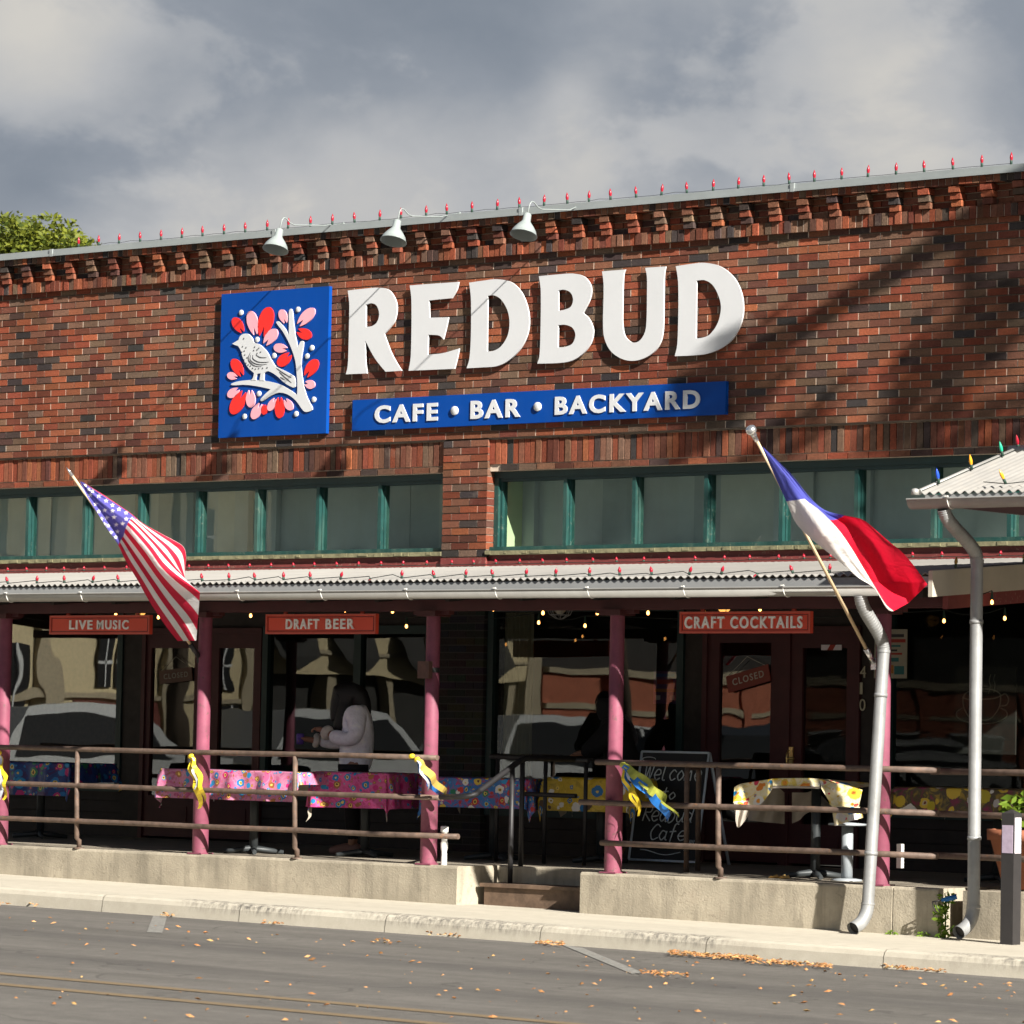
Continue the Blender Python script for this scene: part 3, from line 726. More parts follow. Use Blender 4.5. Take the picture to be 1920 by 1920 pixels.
for x in POSTX:
    m = MB()
    m.lathe((x, -3.2, 0), (0, 0, 1), [(.0, .070), (.86, .068), (.862, .072), (.885, .072), (.888, .059), (2.03, .058)], 28)
    m.box(x-.10, x+.10, -3.30, -3.10, 2.03, 2.075, None, 1); m.box(x-.19, x+.19, -3.235, -3.165, 2.045, 2.0755, None, 1)
    p = m.build('post', [POSTP, MAROOND], po)
    b = MB(); b.box(x-.08, x+.08, -3.275, -3.12, -.002, .010); b.build('base_plate', POSTP, p)
pf = MB()
def slab(x0, x1, y0, y1, zt, zb, r=.022):
    prof = [(y1, zt), (y0+r, zt), (y0+r*.3, zt-r*.3), (y0, zt-r), (y0-.006, zb)]
    for a, b in zip(prof, prof[1:]): pf.face([(x0, a[0], a[1]), (x1, a[0], a[1]), (x1, b[0], b[1]), (x0, b[0], b[1])], m=0 if a[1] < zt-.001 or b[1] < zt-.001 else 1)
    for x in (x0, x1): pf.face([(x, p[0], p[1]) for p in prof] + [(x, y1, zb)])
slab(PX0, 2.742, -3.28, .05, 0, -.75); slab(2.742, 4.012, -2.74, .05, 0, -.75)
slab(4.012, 6.955, -3.28, .05, 0, -.75); slab(6.965, 7.36, -3.275, .05, 0.0, -.75)
pf.build('platform', [CONC, PFLOOR], po)
st = MB()
st.box(2.80, 3.99, -3.06, -2.765, -.165, -.135); st.box(2.83, 3.97, -3.035, -3.005, -.36, -.165); st.box(2.83, 2.87, -3.0, -2.77, -.36, -.165); st.box(3.93, 3.97, -3.0, -2.77, -.36, -.165)
tag(st.build('wooden_step', STEPW), 'dark wooden step box in the gap between the two concrete platforms', 'step')
# next platform and canopy at the right
np_ = MB()
np_.box(7.50, 13, -3.16, 0, -.8, -.012)
npo = np_.build('side_platform', CONC); tag(npo, 'lower concrete platform wall at the far right behind the bent downspout', 'platform')
ca = thing('entrance_canopy', 'small corrugated metal canopy with gutter jutting out at the right end', 'canopy', None, (0, 0, 0))
corrug(7.50, 13.2, (-3.80, 2.885), (-2.50, 3.283), .075, .012).build('roof', CORR, ca, recalc=False)
cb = corrug(7.50, 13.2, (-2.48, 3.283), (-1.2, 2.89), .075, .012); cb.build('back_roof', CORR, ca, recalc=False)
cm = MB(); cm.tube([(7.44, -2.49, 3.285), (13.2, -2.49, 3.285)], .045, 10); cm.build('ridge_cap', GALVL, ca)
cm = MB()
for s0, s1 in (((-3.80, 2.895), (-2.50, 3.29)), ((-2.48, 3.29), (-1.2, 2.897))):
    a, b = Vector((7.485, *s0)), Vector((7.485, *s1)); cm.tube([a, b], .022, 8)
cm.lathe((7.47, -3.83, 2.893), (0, 0, 1), [(-.02, 0), (-.02, .03), (.02, .03), (.03, 0)], 10)
cm.build('verge_roll', GALVL, ca)
cm = MB(); cm.box(7.53, 13.2, -3.79, -3.76, 2.80, 2.872); cm.box(7.53, 7.56, -3.76, -1.25, 2.80, 2.872); cm.build('fascia', FASC, ca)
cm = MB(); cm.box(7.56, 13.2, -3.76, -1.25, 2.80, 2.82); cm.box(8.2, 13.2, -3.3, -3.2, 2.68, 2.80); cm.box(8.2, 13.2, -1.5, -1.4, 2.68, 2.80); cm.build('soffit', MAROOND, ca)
gutter(7.455, 13.2, -3.855, 2.838, .066).build('gutter', [GALVL, PVC], ca)
for (x, y) in ((9.6, -3.25), (12.9, -3.25), (9.6, -1.45), (12.9, -1.45)):
    cm = MB(); cm.tube([(x, y, -.02), (x, y, 2.68)], .06, 16); cm.build('post', POSTP, ca)

def downspout(label, path, r=.048):
    d = thing('downspout', label, 'downspout', 'galvanised downspouts', path[-1])
    k = MB(); k.tube(path[:9], r, 16, caps=False)
    for a, b in zip(path[:8], path[1:9]):                            # crimp rings in the elbows
        a, b = Vector(a), Vector(b)
        for q in range(3):
            c = a.lerp(b, q/3+.1); k.tube([c-(b-a)*.06, c, c+(b-a)*.06], [r, r+.0035, r], 16, caps=False)
    k.build('elbow', GALV, d)
    k = MB(); k.tube(path[8:10], r-.002, 18, caps=False); a, b = Vector(path[8]), Vector(path[9])
    k.tube([a, a.lerp(b, .012)], r+.003, 18, caps=False); k.tube([b.lerp(a, .008), b], r+.004, 18, caps=False)
    for q in (.18, .80):
        c_ = a.lerp(b, q); u_ = (b-a).normalized(); k.tube([c_-u_*.014, c_+u_*.014], r+.0025, 18)
    k.build('pipe', GALV, d)
    k = MB(); sp = path[9:]; k.tube(sp, r+.001, 18, caps=False); e = Vector(sp[-1]); f = (e-Vector(sp[-2])).normalized()
    k.tube([e-f*.012, e], r+.005, 18, caps=False)
    k.lathe(e-f*.03, f, [(0, 0), (0, r-.002)], 18, 1); k.build('outlet', [GALV, IRON], d)
    loc_parent(d); return d
def spath(x, ytop, ztop, y1, z1, y2, z2, xe, ye, ze):
    p = []
    for i in range(9):
        t = i/8; e = t*t*(3-2*t)
        p.append((x, ytop+(y1-ytop)*e, ztop+(z1-ztop)*t))
    p.append((xe, y2, z2))
    for i in range(1, 6):
        a = i/5*R(72); rr = .155
        p.append((xe-(.02*i/5), y2 - rr*(1-math.cos(a)) , z2 - rr*math.sin(a)*1.05))
    q = Vector(p[-1]); p.append((q.x-.005, q.y-.05, q.z-.022)); return p
downspout('galvanised downspout leaning past the pink post at the porch corner', spath(6.885, -3.655, 2.155, -3.335, 1.76, -3.46, -.135, 6.862, 0, 0))
downspout('galvanised downspout dropping straight from the canopy gutter at the far right', spath(7.735, -3.855, 2.765, -3.40, 2.42, -3.40, -.125, 7.745, 0, 0))

# ------------------------------------------------------------------ sign: letters, bird panel, banner
YL = -.045
LET = {
 'R': (640, 340, 4.174, [[(50, 855, 1), (160, 842), (290, 832), (370, 850), (418, 915), (435, 990), (420, 1085), (380, 1145), (335, 1195, 1), (385, 1330), (435, 1425), (472, 1482, 1), (345, 1490, 1), (262, 1385), (186, 1245, 1), (188, 1400), (200, 1503, 1), (35, 1510, 1), (50, 1440), (56, 1300), (62, 1000), (58, 920)],
       [(192, 965, 1), (235, 954), (275, 972), (296, 1035), (280, 1100), (240, 1132), (192, 1140, 1)]], 'white flared letter R, first letter of the big name on the brick'),
 'E': (640, 340, 4.174, [[(535, 815, 1), (730, 800), (918, 787, 1), (902, 850), (865, 914, 1), (780, 922), (685, 932, 1), (690, 1067, 1), (838, 1063, 1), (822, 1140), (798, 1236, 1), (762, 1206), (680, 1200, 1), (675, 1356, 1), (790, 1345), (922, 1308, 1), (905, 1390), (885, 1467, 1), (525, 1482, 1), (542, 1380), (548, 1200), (549, 980), (545, 890)]], 'white flared letter E between the R and the D on the brick'),
 'D': (640, 340, 4.174, [[(1000, 793, 1), (1110, 777), (1220, 766), (1330, 790), (1410, 870), (1455, 980), (1470, 1090), (1455, 1200), (1400, 1310), (1310, 1400), (1215, 1446), (1100, 1456), (980, 1463, 1), (1003, 1380), (1014, 1200), (1015, 960), (1010, 870)],
       [(1145, 895, 1), (1195, 892), (1250, 925), (1300, 1010), (1316, 1110), (1300, 1210), (1250, 1290), (1192, 1326), (1140, 1330, 1)]], 'white flared letter D between the E and the B on the brick'),
 'B': (1000, 440, 4.364, [[(45, 340, 1), (200, 325), (325, 318), (410, 340), (460, 395), (475, 460), (458, 540), (406, 640, 1), (450, 680), (482, 745), (490, 805), (468, 890), (405, 972), (315, 1030), (200, 1050), (32, 1055, 1), (52, 970), (60, 700), (61, 480), (56, 410)],
       [(205, 455, 1), (250, 450), (302, 472), (325, 530), (305, 590), (250, 615), (205, 622, 1)], [(203, 740, 1), (260, 737), (320, 762), (344, 822), (320, 890), (260, 918), (200, 922, 1)]], 'white flared letter B in the middle of the big name on the brick'),
 'U': (1000, 440, 4.364, [[(562, 300, 1), (752, 285, 1), (736, 350), (729, 600), (730, 740), (752, 835), (810, 882), (868, 868), (912, 800), (926, 700), (930, 470), (929, 345), (915, 271, 1), (1083, 260, 1), (1070, 340), (1066, 600), (1060, 790), (1030, 900), (960, 980), (850, 1028), (740, 1022), (640, 960), (585, 860), (570, 740), (575, 480), (573, 385)]], 'white flared letter U between the B and the last D on the brick'),
 'D2': (1000, 440, 4.364, [[(1165, 258, 1), (1285, 240), (1400, 230), (1530, 260), (1640, 350), (1700, 470), (1718, 600), (1700, 720), (1640, 840), (1550, 920), (1430, 972), (1300, 988), (1157, 994, 1), (1178, 890), (1186, 650), (1186, 430), (1178, 330)],
       [(1335, 375, 1), (1400, 372), (1465, 410), (1515, 500), (1535, 600), (1510, 720), (1450, 810), (1395, 840), (1330, 850, 1)]], 'white flared letter D ending the big name, nearest the right wall'),
}
EDGE = mat('white_paint_edge', (.78, .76, .74), .5, 0, 0)
for k, (ox, oy, sc, polys, lab) in LET.items():
    mb = MB(); mb.outline([pxpoly(p, ox, oy, sc, YL) for p in polys], YL, YL+.016); mb.outline([pxpoly(p, ox, oy, sc, YL) for p in polys], YL+.016, YL+.016)
    o = mb.build('wall_letter', WHITE, recalc=False); tag(o, lab, 'letter', 'big white letters on the brick wall')
ps = thing('bird_sign', 'square blue wall sign with a white bird, branch and red and pink petals', 'sign')
YB = -.045; ox, oy, sc = 380, 460, 4.8
cs = [at(ox+x/sc, oy+y/sc, YB) for x, y in ((172, 442), (1138, 366), (1112, 1688), (138, 1737))]
bx0 = (cs[0].x+cs[3].x)/2; bx1 = (cs[1].x+cs[2].x)/2; bz0 = (cs[2].z+cs[3].z)/2; bz1 = (cs[0].z+cs[1].z)/2
mb = MB(); mb.box(bx0, bx1, YB, -.004, bz0, bz1); mb.build('panel', BLUE, ps)
YR = YB-.012
def relief(name, pts, m, parent, y0=YR, n=4, y1=YB-.0005):
    mb = MB(); mb.outline([pxpoly(pts, ox, oy, sc, y0, n)], y0, y1); return mb.build(name, m, parent, recalc=False)
tree_p = [(258, 1245), (330, 1222), (450, 1212), (580, 1222), (700, 1255), (790, 1305), (850, 1350, 1), (852, 1250), (845, 1150), (835, 1050), (810, 960), (770, 865), (720, 775), (665, 702), (672, 684), (692, 692), (740, 750), (775, 812, 1), (776, 700), (776, 600), (792, 570), (808, 600), (818, 700), (835, 820), (855, 922, 1), (868, 890), (885, 862), (906, 868), (904, 920), (890, 1000), (885, 1080), (895, 1180), (910, 1270), (940, 1370), (985, 1460), (975, 1487), (930, 1499), (898, 1480), (840, 1400), (770, 1345), (690, 1325), (620, 1350), (540, 1400), (520, 1388), (560, 1340), (612, 1295, 1), (500, 1270), (380, 1255), (275, 1259)]
relief('branch', tree_p, WHITE, ps)
birdp = [(265, 885, 1), (322, 852, 1), (335, 820), (368, 796), (412, 800), (445, 838), (462, 875), (515, 896), (572, 952), (612, 1022), (655, 1088), (740, 1132), (800, 1165), (828, 1198), (833, 1262), (818, 1279), (795, 1272), (740, 1240), (660, 1170), (590, 1132), (552, 1150, 1), (548, 1205), (556, 1218, 1), (512, 1216, 1), (514, 1196), (522, 1152, 1), (500, 1154), (488, 1160, 1), (474, 1200), (480, 1213, 1), (432, 1214, 1), (452, 1192), (462, 1150, 1), (408, 1100), (365, 1020), (342, 945), (318, 905, 1), (290, 897)]
YBI = YR-.003
bird = relief('bird', birdp, WHITE, ps, YBI, 4, YB-.0005)
def inkline(pts, w):
    ik = MB()
    q = [at(ox+x/sc, oy+y/sc, YBI-.001) for x, y in cat_rom(pts, 5, False)]
    ik.tube(q, [w*(.4+.6*math.sin(math.pi*(i+.5)/len(q))) for i in range(len(q))], 5); ik.build('feather_mark', INK, bird)
for pts in ([(430, 965), (412, 1010), (425, 1050), (470, 1085), (530, 1092)], [(432, 985), (430, 1030), (470, 1062), (530, 1075), (580, 1068)], [(452, 985), (455, 1020), (500, 1048), (560, 1053), (595, 1050)], [(480, 985), (520, 1008), (575, 1010)],
            [(665, 1105), (730, 1150), (800, 1192)], [(690, 1140), (740, 1185), (800, 1237)], [(700, 1185), (740, 1210)]): inkline(pts, .0038)
for x, y in [(370, 838), (468, 915), (505, 925), (460, 945), (490, 940), (522, 960), (490, 972), (360, 910), (390, 920), (375, 950), (352, 960), (380, 985), (372, 1030), (390, 1060), (410, 1075), (430, 1085), (450, 1105), (475, 1112), (505, 1108), (540, 1105), (580, 1100), (400, 1010)]:
    inkline([(x, y-6), (x+2, y+6)], .0055)
def petal(bx, by, tx, ty, w, m):
    dx, dy = tx-bx, ty-by; L = math.hypot(dx, dy); ux, uy = dx/L, dy/L; nx, ny = -uy, ux
    pts = []
    for a, s in ((0.0, .05), (.10, .55), (.30, .86), (.55, 1), (.80, .82), (.94, .48), (1, 0), (.94, -.48), (.80, -.82), (.55, -1), (.30, -.86), (.10, -.55), (0.0, -.05)):
        pts.append((bx+ux*L*a+nx*w/2*s, by+uy*L*a+ny*w/2*s))
    pts.append((bx+ux*L*.34, by+uy*L*.34, 1))
    pts[0] = (*pts[0], 1); pts[-2] = (*pts[-2], 1)
    pts[0] = (bx+nx*w*.16, by+ny*w*.16, 1); pts[-2] = (bx-nx*w*.16, by-ny*w*.16, 1)
    relief('petal', pts, m, ps, YR, 3)
for bx, by, tx, ty, w, c in [(355, 780, 275, 652, 88, 'r'), (472, 802, 425, 590, 98, 'p'), (528, 818, 600, 556, 130, 'r'), (558, 892, 662, 756, 98, 'p'), (742, 697, 703, 578, 74, 'p'), (860, 718, 1002, 568, 98, 'p'), (850, 765, 974, 826, 98, 'r'), (756, 936, 638, 914, 84, 'p'), (786, 975, 678, 1082, 98, 'r'), (350, 1172, 268, 1023, 92, 'r'), (306, 1190, 220, 1162, 68, 'p'), (926, 1182, 1026, 1028, 100, 'r'), (918, 1240, 1008, 1262, 80, 'p'), (320, 1290, 226, 1362, 78, 'p'), (368, 1315, 262, 1518, 115, 'r'), (427, 1303, 432, 1460, 84, 'p'), (518, 1424, 448, 1562, 84, 'p'), (552, 1434, 550, 1524, 54, 'r'), (650, 1378, 592, 1488, 66, 'p'), (690, 1368, 690, 1556, 84, 'r'), (740, 1385, 800, 1482, 72, 'p')]:
    petal(bx, by, tx, ty, w, REDP if c == 'r' else PINKP)
for x, y in [(343, 605), (487, 848), (855, 577), (980, 922), (937, 998), (640, 992), (503, 1335), (373, 1540), (838, 1517), (997, 1387)]:
    p = at(ox+x/sc, oy+y/sc, YR); mb = MB(); mb.lathe((p.x, YB, p.z), (0, -1, 0), [(0, .027), (.010, .027), (.012, .024), (.0121, 0)], 18); mb.build('dot', WHITE, ps)
bn = thing('banner_sign', 'long blue banner sign with raised white lettering below the big letters', 'sign')
YN = -.045
bl, br_, tr_, tl_ = at(660, 806, YN), at(1360, 779, YN), at(1360, 717, YN), at(662, 748, YN)
mb = MB(); mb.box(bl.x, br_.x, YN, -.004, (bl.z+br_.z)/2, (tl_.z+tr_.z)/2); mb.build('panel', BLUE, bn)
mb = MB()
BASEZ = at(1040, 779, YN).z
for wd, a, b, yy in (('CAFE', 703, 821, 792), ('BAR', 883, 976, 784), ('BACKYARD', 1041, 1313, 779)):
    pa, pb = at(a, yy, YN), at(b, yy, YN); za = at(a, yy+0, YN).z
    mb = MB(); put_text(mb, wd, (pa.x, YN, 3.978), (1, 0, 0), (0, 0, 1), pb.x-pa.x, .168, .010, (0, -1, 0), .032); mb.build('lettering', WHITE, bn)
for xx, yy in ((851.5, 771), (1007, 765)):
    p = at(xx, yy, YN-.014); mb = MB(); mb.lathe((p.x, YN, 4.062), (0, -1, 0), [(0, .042), (.014, .042), (.016, .04), (.0161, 0)], 20); mb.build('dot', WHITE, bn)

# hanging signs under the porch beam
for (l, r, words, wt, ht, lab) in ((-2.093, -.856, 'LIVE MUSIC', (135, 245, 97, 283), .082, 'red hanging board reading LIVE MUSIC under the porch gutter'), (.520, 1.757, 'DRAFT BEER', (541, 668, 502, 707), .085, 'red hanging board reading DRAFT BEER left of the second pink post'), (4.902, 6.138, 'CRAFT COCKTAILS', (1288, 1508, 1278, 1522), .093, 'red hanging board reading CRAFT COCKTAILS above the right hand door')):
    hs = thing('hanging_sign', lab, 'sign', 'red hanging signs', ((l+r)/2, -3.2, 1.89))
    zb, zt = 1.888, 2.055; w = r-l
    mb = MB(); mb.box(l, r, -3.218, -3.182, zb, zt); mb.build('board', SIGNR, hs)
    mb = MB()
    for (a, b, c, d) in ((l, r, zb, zb+.012), (l, r, zt-.012, zt), (l, l+.012, zb+.012, zt-.012), (r-.012, r, zb+.012, zt-.012)): mb.box(a, b, -3.225, -3.2185, c, d)
    mb.build('border', SIGNB, hs)
    mb = MB(); i_ = .022
    for (a, b, c, d) in ((l+i_, r-i_, zb+i_, zb+i_+.005), (l+i_, r-i_, zt-i_-.005, zt-i_), (l+i_, l+i_+.005, zb+i_, zt-i_), (r-i_-.005, r-i_, zb+i_, zt-i_)): mb.box(a, b, -3.2205, -3.2185, c, d)
    mb.build('border_line', MAROOND, hs)
    f0, f1 = (wt[0]-wt[2])/(wt[3]-wt[2]), (wt[1]-wt[2])/(wt[3]-wt[2])
    ga, gb = {'LIVE': (.39, .473), 'DRAF': (.488, .59), 'CRAF': (.341, .395)}[words[:4]]
    for wd, q0, q1 in ((words.split()[0], 0, ga), (words.split()[1], gb, 1)):
        mb = MB(); put_text(mb, wd, (l+(f0+q0*(f1-f0))*w, -3.218, (zb+zt)/2-ht/2), (1, 0, 0), (0, 0, 1), (q1-q0)*(f1-f0)*w, ht, .012, (0, -1, 0), .020); mb.build('lettering', SIGNW, hs)
    for q in (.168, .866):
        mb = MB(); mb.box(l+q*w-.018, l+q*w+.018, -3.206, -3.194, zt, 2.08); mb.box(l+q*w-.018, l+q*w+.018, -3.212, -3.188, zt-.002, zt+.006); mb.build('hanger', HANG, hs)
    loc_parent(hs)

# ------------------------------------------------------------------ railings
def rails(name, lab, segs, posts, m, r=.0225, y=-3.292):
    o = thing(name, lab, 'railing', None, (segs[0][0], y, 0))
    for a, b, z in segs:
        mb = MB(); n = max(2, int((b-a)/.9)); mb.tube([(a+(b-a)*i/n, y+rnd.uniform(-.004, .004), z+rnd.uniform(-.005, .005)) for i in range(n+1)], r, 12); mb.build('rail', m, o)
    for x in posts:
        mb = MB(); mb.tube([(x, y+.05, .0), (x, y+.05, .07), (x, y+.02, .09), (x, y+.006, .45), (x, y, .86)], r*.96, 12); mb.lathe((x, y+.05, 0), (0, 0, 1), [(-.001, .05), (.008, .05), (.009, .03)], 14); mb.build('post', m, o)
    loc_parent(o); return o
rails('pipe_railing', 'weathered brown pipe railing along the left part of the porch', [(-9, 2.52, .871), (-9, 2.58, .552), (-9, 2.76, .237)], [-6.75, -4.2, -1.63, .958], RAIL)
rails('pipe_railing', 'weathered brown pipe railing along the right part of the porch', [(4.16, 7.36, .871), (4.00, 7.36, .552), (4.22, 7.36, .237)], [5.352], RAIL)
rails('pipe_railing', 'dark pipe railing past the porch corner behind the far right downspout', [(7.12, 12.8, .862), (7.12, 12.8, .545), (7.12, 12.8, .232)], [9.3, 11.2], RAIL, .024, -3.02)
hr = thing('step_handrail', 'black pipe handrail sloping down beside the wooden step', 'handrail', None, (2.95, -2.8, 0))
mb = MB(); mb.tube([(2.935, -1.9, .885), (2.935, -2.66, .882), (2.945, -2.74, .865), (2.965, -3.34, .585), (2.965, -3.40, .575), (2.90, -3.43, .565), (2.62, -3.36, .557)], .024, 12); mb.build('rail', BLKRAIL, hr)
for x, y, zt, zb in ((2.935, -2.7, .872, 0), (2.957, -2.86, .80, -.30)):
    mb = MB(); mb.tube([(x, y, zb), (x, y, zt)], .021, 12); mb.build('post', BLKRAIL, hr)
loc_parent(hr)
ir = thing('ramp_handrail', 'black inner handrail behind the step handrail, ending at the pink post', 'handrail', None, (2.6, -2.0, 0))
mb = MB(); mb.tube([(2.02, -2, .888), (3.08, -2, .872)], .022, 10); mb.tube([(2.40, -2, .58), (2.95, -2, .575)], .02, 10); mb.build('rail', BLKRAIL, ir)
for x in (2.1, 2.62, 3.05):
    mb = MB(); mb.tube([(x, -2, 0), (x, -2, .88)], .018, 10); mb.build('post', BLKRAIL, ir)
loc_parent(ir)
br2 = thing('ramp_rail_hoop', 'brown pipe hoop of the ramp railing in front of the chalkboard', 'rail', None, (4.3, -2.2, 0))  # stands for two short posts of the ramp railing
mb = MB(); mb.tube([(4.40, -2.4, 0), (4.39, -2.4, .78), (4.36, -2.35, .84), (4.24, -2.05, .84), (4.213, -2.0, .78), (4.22, -2.0, 0)], .022, 10); mb.build('pipe', RAIL, br2); loc_parent(br2)

# ------------------------------------------------------------------ lights on the building
def bulb(mb, p, up, h=.075, r=.0145):
    q_ = h/.075
    p = Vector(p); mb.lathe(p, up, [(0, .009), (.0, .011), (.026*h/.075, .011), (.028*h/.075, .009)], 8, 1)
    mb.lathe(p + Vector(up).normalized()*.026*h/.075, up, [(0, .010), (.010*q_, r*.9), (.018*q_, r), (.030*q_, r*.8), (.044*q_, r*.32), (.052*q_, 0)], 8, 0)
def strand(name, lab, bulbs, mats, wire, grp, r=.0035):
    o = thing(name, lab, 'string lights', grp, bulbs[0][0])
    mb = MB(); mb.tube(wire, r, 5); mb.build('wire', WIRE, o)
    for i, (p, up, h) in enumerate(bulbs):
        mb = MB(); bulb(mb, p, up, h); mb.build('bulb', [mats[i % len(mats)], SOCK], o)
    loc_parent(o); return o
PXB = [147, 185, 223, 263, 302, 341, 380, 420, 460, 501, 540, 582, 623, 665, 712, 752, 799, 838, 885, 932, 974, 1020, 1064, 1104, 1145, 1193, 1240, 1288, 1337, 1384, 1432, 1480, 1527, 1578, 1627, 1680, 1733, 1787, 1841, 1896]
bl_, wi = [], []
for i, px in enumerate(PXB):
    p = at(px, 470-.0855*px, -.12); x = p.x; z = 5.884
    bl_.append(((x, -.12, z), (rnd.uniform(-.1, .1), rnd.uniform(-.05, .05), 1), .106))
    wi += [(x-.13, -.12, z+.004+rnd.random()*.02), (x, -.115, z+.012)]
strand('parapet_light_string', 'string of red pointed bulbs standing along the parapet top', bl_, [BRED], wi, 'red string lights', .002)
bl_, wi = [], []
x = -6.6; k = 0
while x < 7.2:
    up = (rnd.uniform(-.45, .45), -.1, 1) if rnd.random() < .85 else (rnd.uniform(-1, 1), -1, -.6)
    y = -3.53; z = 2.328
    bl_.append(((x, y, z), up, .070)); wi += [(x-.1, y+rnd.uniform(.0, .12), z+.015+rnd.random()*.02), (x, y, z+.004)]; x += rnd.uniform(.29, .37)
strand('eave_light_string', 'string of red bulbs lying along the porch roof edge', bl_, [BRED], wi, 'red string lights')
bl_, wi = [], []
x = -6.5
while x < 7.4:
    bl_.append(((x, -.06, 2.634), (rnd.uniform(-.3, .3), -.1, 1), .048)); wi += [(x-.1, -.06, 2.633), (x, -.06, 2.637)]; x += rnd.uniform(.26, .31)
strand('wall_light_string', 'string of small red bulbs where the porch roof meets the maroon board', bl_, [BRED], wi, 'red string lights')
bl_ = []; wi = []
for t, mi in ((.16, 0), (.50, 1), (.83, 2), (1.0, 3)):
    bl_.append(((7.52, -3.80+1.30*t, 2.905+.39*t), (rnd.uniform(-.2, .2), -.3, 1), .115))
wi = [(7.51, -3.8, 2.905), (7.51, -2.5, 3.30)]
strand('verge_light_string', 'string of blue, orange and green bulbs up the canopy edge', bl_, [BBLUE, BORG, BGRN, BRED], wi, 'coloured canopy lights')
bl_ = []; wi = []
for x in (8.16, 8.62, 9.1, 9.6): bl_.append(((x, -3.70, 2.945), (-.25, -.5, 1), .115)); wi += [(x-.2, -3.68, 2.965), (x, -3.70, 2.945)]
strand('canopy_light_string', 'string of orange bulbs along the canopy front edge', bl_, [BORG, BBLUE], wi, 'coloured canopy lights')
bl_ = []; wi = []
for (px, py) in ((1750, 1055), (1781, 1053), (1848, 1050), (1912, 1046)):
    p = at(px, py, -1.9)
    y = {1750: -3.3, 1781: -3.0, 1848: -2.35, 1912: -1.7}[px]
    bl_.append(((PX1+.015, y, rkz(y)+.03), (.1, 0, 1), .085)); wi.append((PX1+.015, y, rkz(y)+.03))
strand('rake_light_string', 'string of dull amber bulbs on the raking board of the porch roof', bl_, [mat('dull_amber_bulb', (.30, .20, .04), .3, 0, 0)], wi, 'coloured canopy lights')

# warm bulbs strung under the porch roof
for (y, pxs, lab) in ((-2.9, [(162, 1167), (297, 1158), (470, 1155), (647, 1145), (736, 1147), (829, 1148), (925, 1143), (1018, 1150), (1120, 1150), (1215, 1150), (1320, 1146), (1425, 1143), (1533, 1138), (1640, 1138), (1755, 1135), (1860, 1130)], 'string of lit warm bulbs hanging just behind the porch beam'),
                      (-1.2, [(217, 1152), (550, 1163), (762, 1175), (1010, 1168), (1097, 1174), (1770, 1165), (1884, 1160)], 'string of lit warm bulbs hanging deeper under the porch roof')):
    o = thing('cafe_light_string', lab, 'string lights', 'warm porch lights', (0, y, 2.2))
    pr = None; wire = []
    for (px, py) in pxs:
        p = at(px, py, y); top = Vector((p.x, y, p.z+.09))
        if pr is not None:
            for q in (.25, .5, .75): c = pr.lerp(top, q); wire.append((c.x, c.y, c.z - .05*math.sin(math.pi*q)))
        wire.append(tuple(top)); pr = top
        mb = MB(); mb.lathe(p, (0, 0, -1), [(-.085, .006), (-.03, .013), (-.02, .013)], 8, 1)
        mb.lathe(p, (0, 0, -1), [(-.02, .006), (-.010, .011), (.002, .0125), (.010, .009), (.015, 0)], 10, 0); mb.build('bulb', [EDIS, SOCK], o)
    mb = MB(); mb.tube(wire, .004, 5); mb.build('wire', WIRE, o); loc_parent(o)
for (x, lit, lab) in ((2.344, 0, 'unlit caged porch lamp above the step'), (4.077, 1, 'lit amber caged porch lamp above the cocktails board'), (-2.66, 1, 'lit amber caged porch lamp beside the flag and music board')):
    y = -1.5; z = 2.17
    o = thing('cage_lamp', lab, 'lamp', 'caged porch lamps', (x, y, 2.43))
    mb = MB(); mb.lathe((x, y, z), (0, 0, 1), [(-.06, 0), (-.055, .025), (-.02, .055), (.02, .055), (.04, .035)], 18); mb.build('globe', AMBER if lit else DULLG, o)
    mb = MB()
    for k in range(8):
        a = k*math.pi/4; mb.tube([(x+rr*math.cos(a), y+rr*math.sin(a), z+h) for rr, h in ((.05, .06), (.105, .04), (.115, 0), (.09, -.06), (.03, -.095), (0, -.10))], .003, 5)
    for rr, h in ((.116, 0), (.088, -.062)): mb.tube([(x+rr*math.cos(a), y+rr*math.sin(a), z+h) for a in [k*math.pi/10 for k in range(21)]], .003, 5)
    mb.build('cage', GALV if not lit else IRON, o)
    mb = MB(); mb.lathe((x, y, z), (0, 0, 1), [(.05, .11), (.075, .05), (.12, .03), (.26, .02)], 18); mb.build('cap', LAMPW if not lit else IRON, o); loc_parent(o)
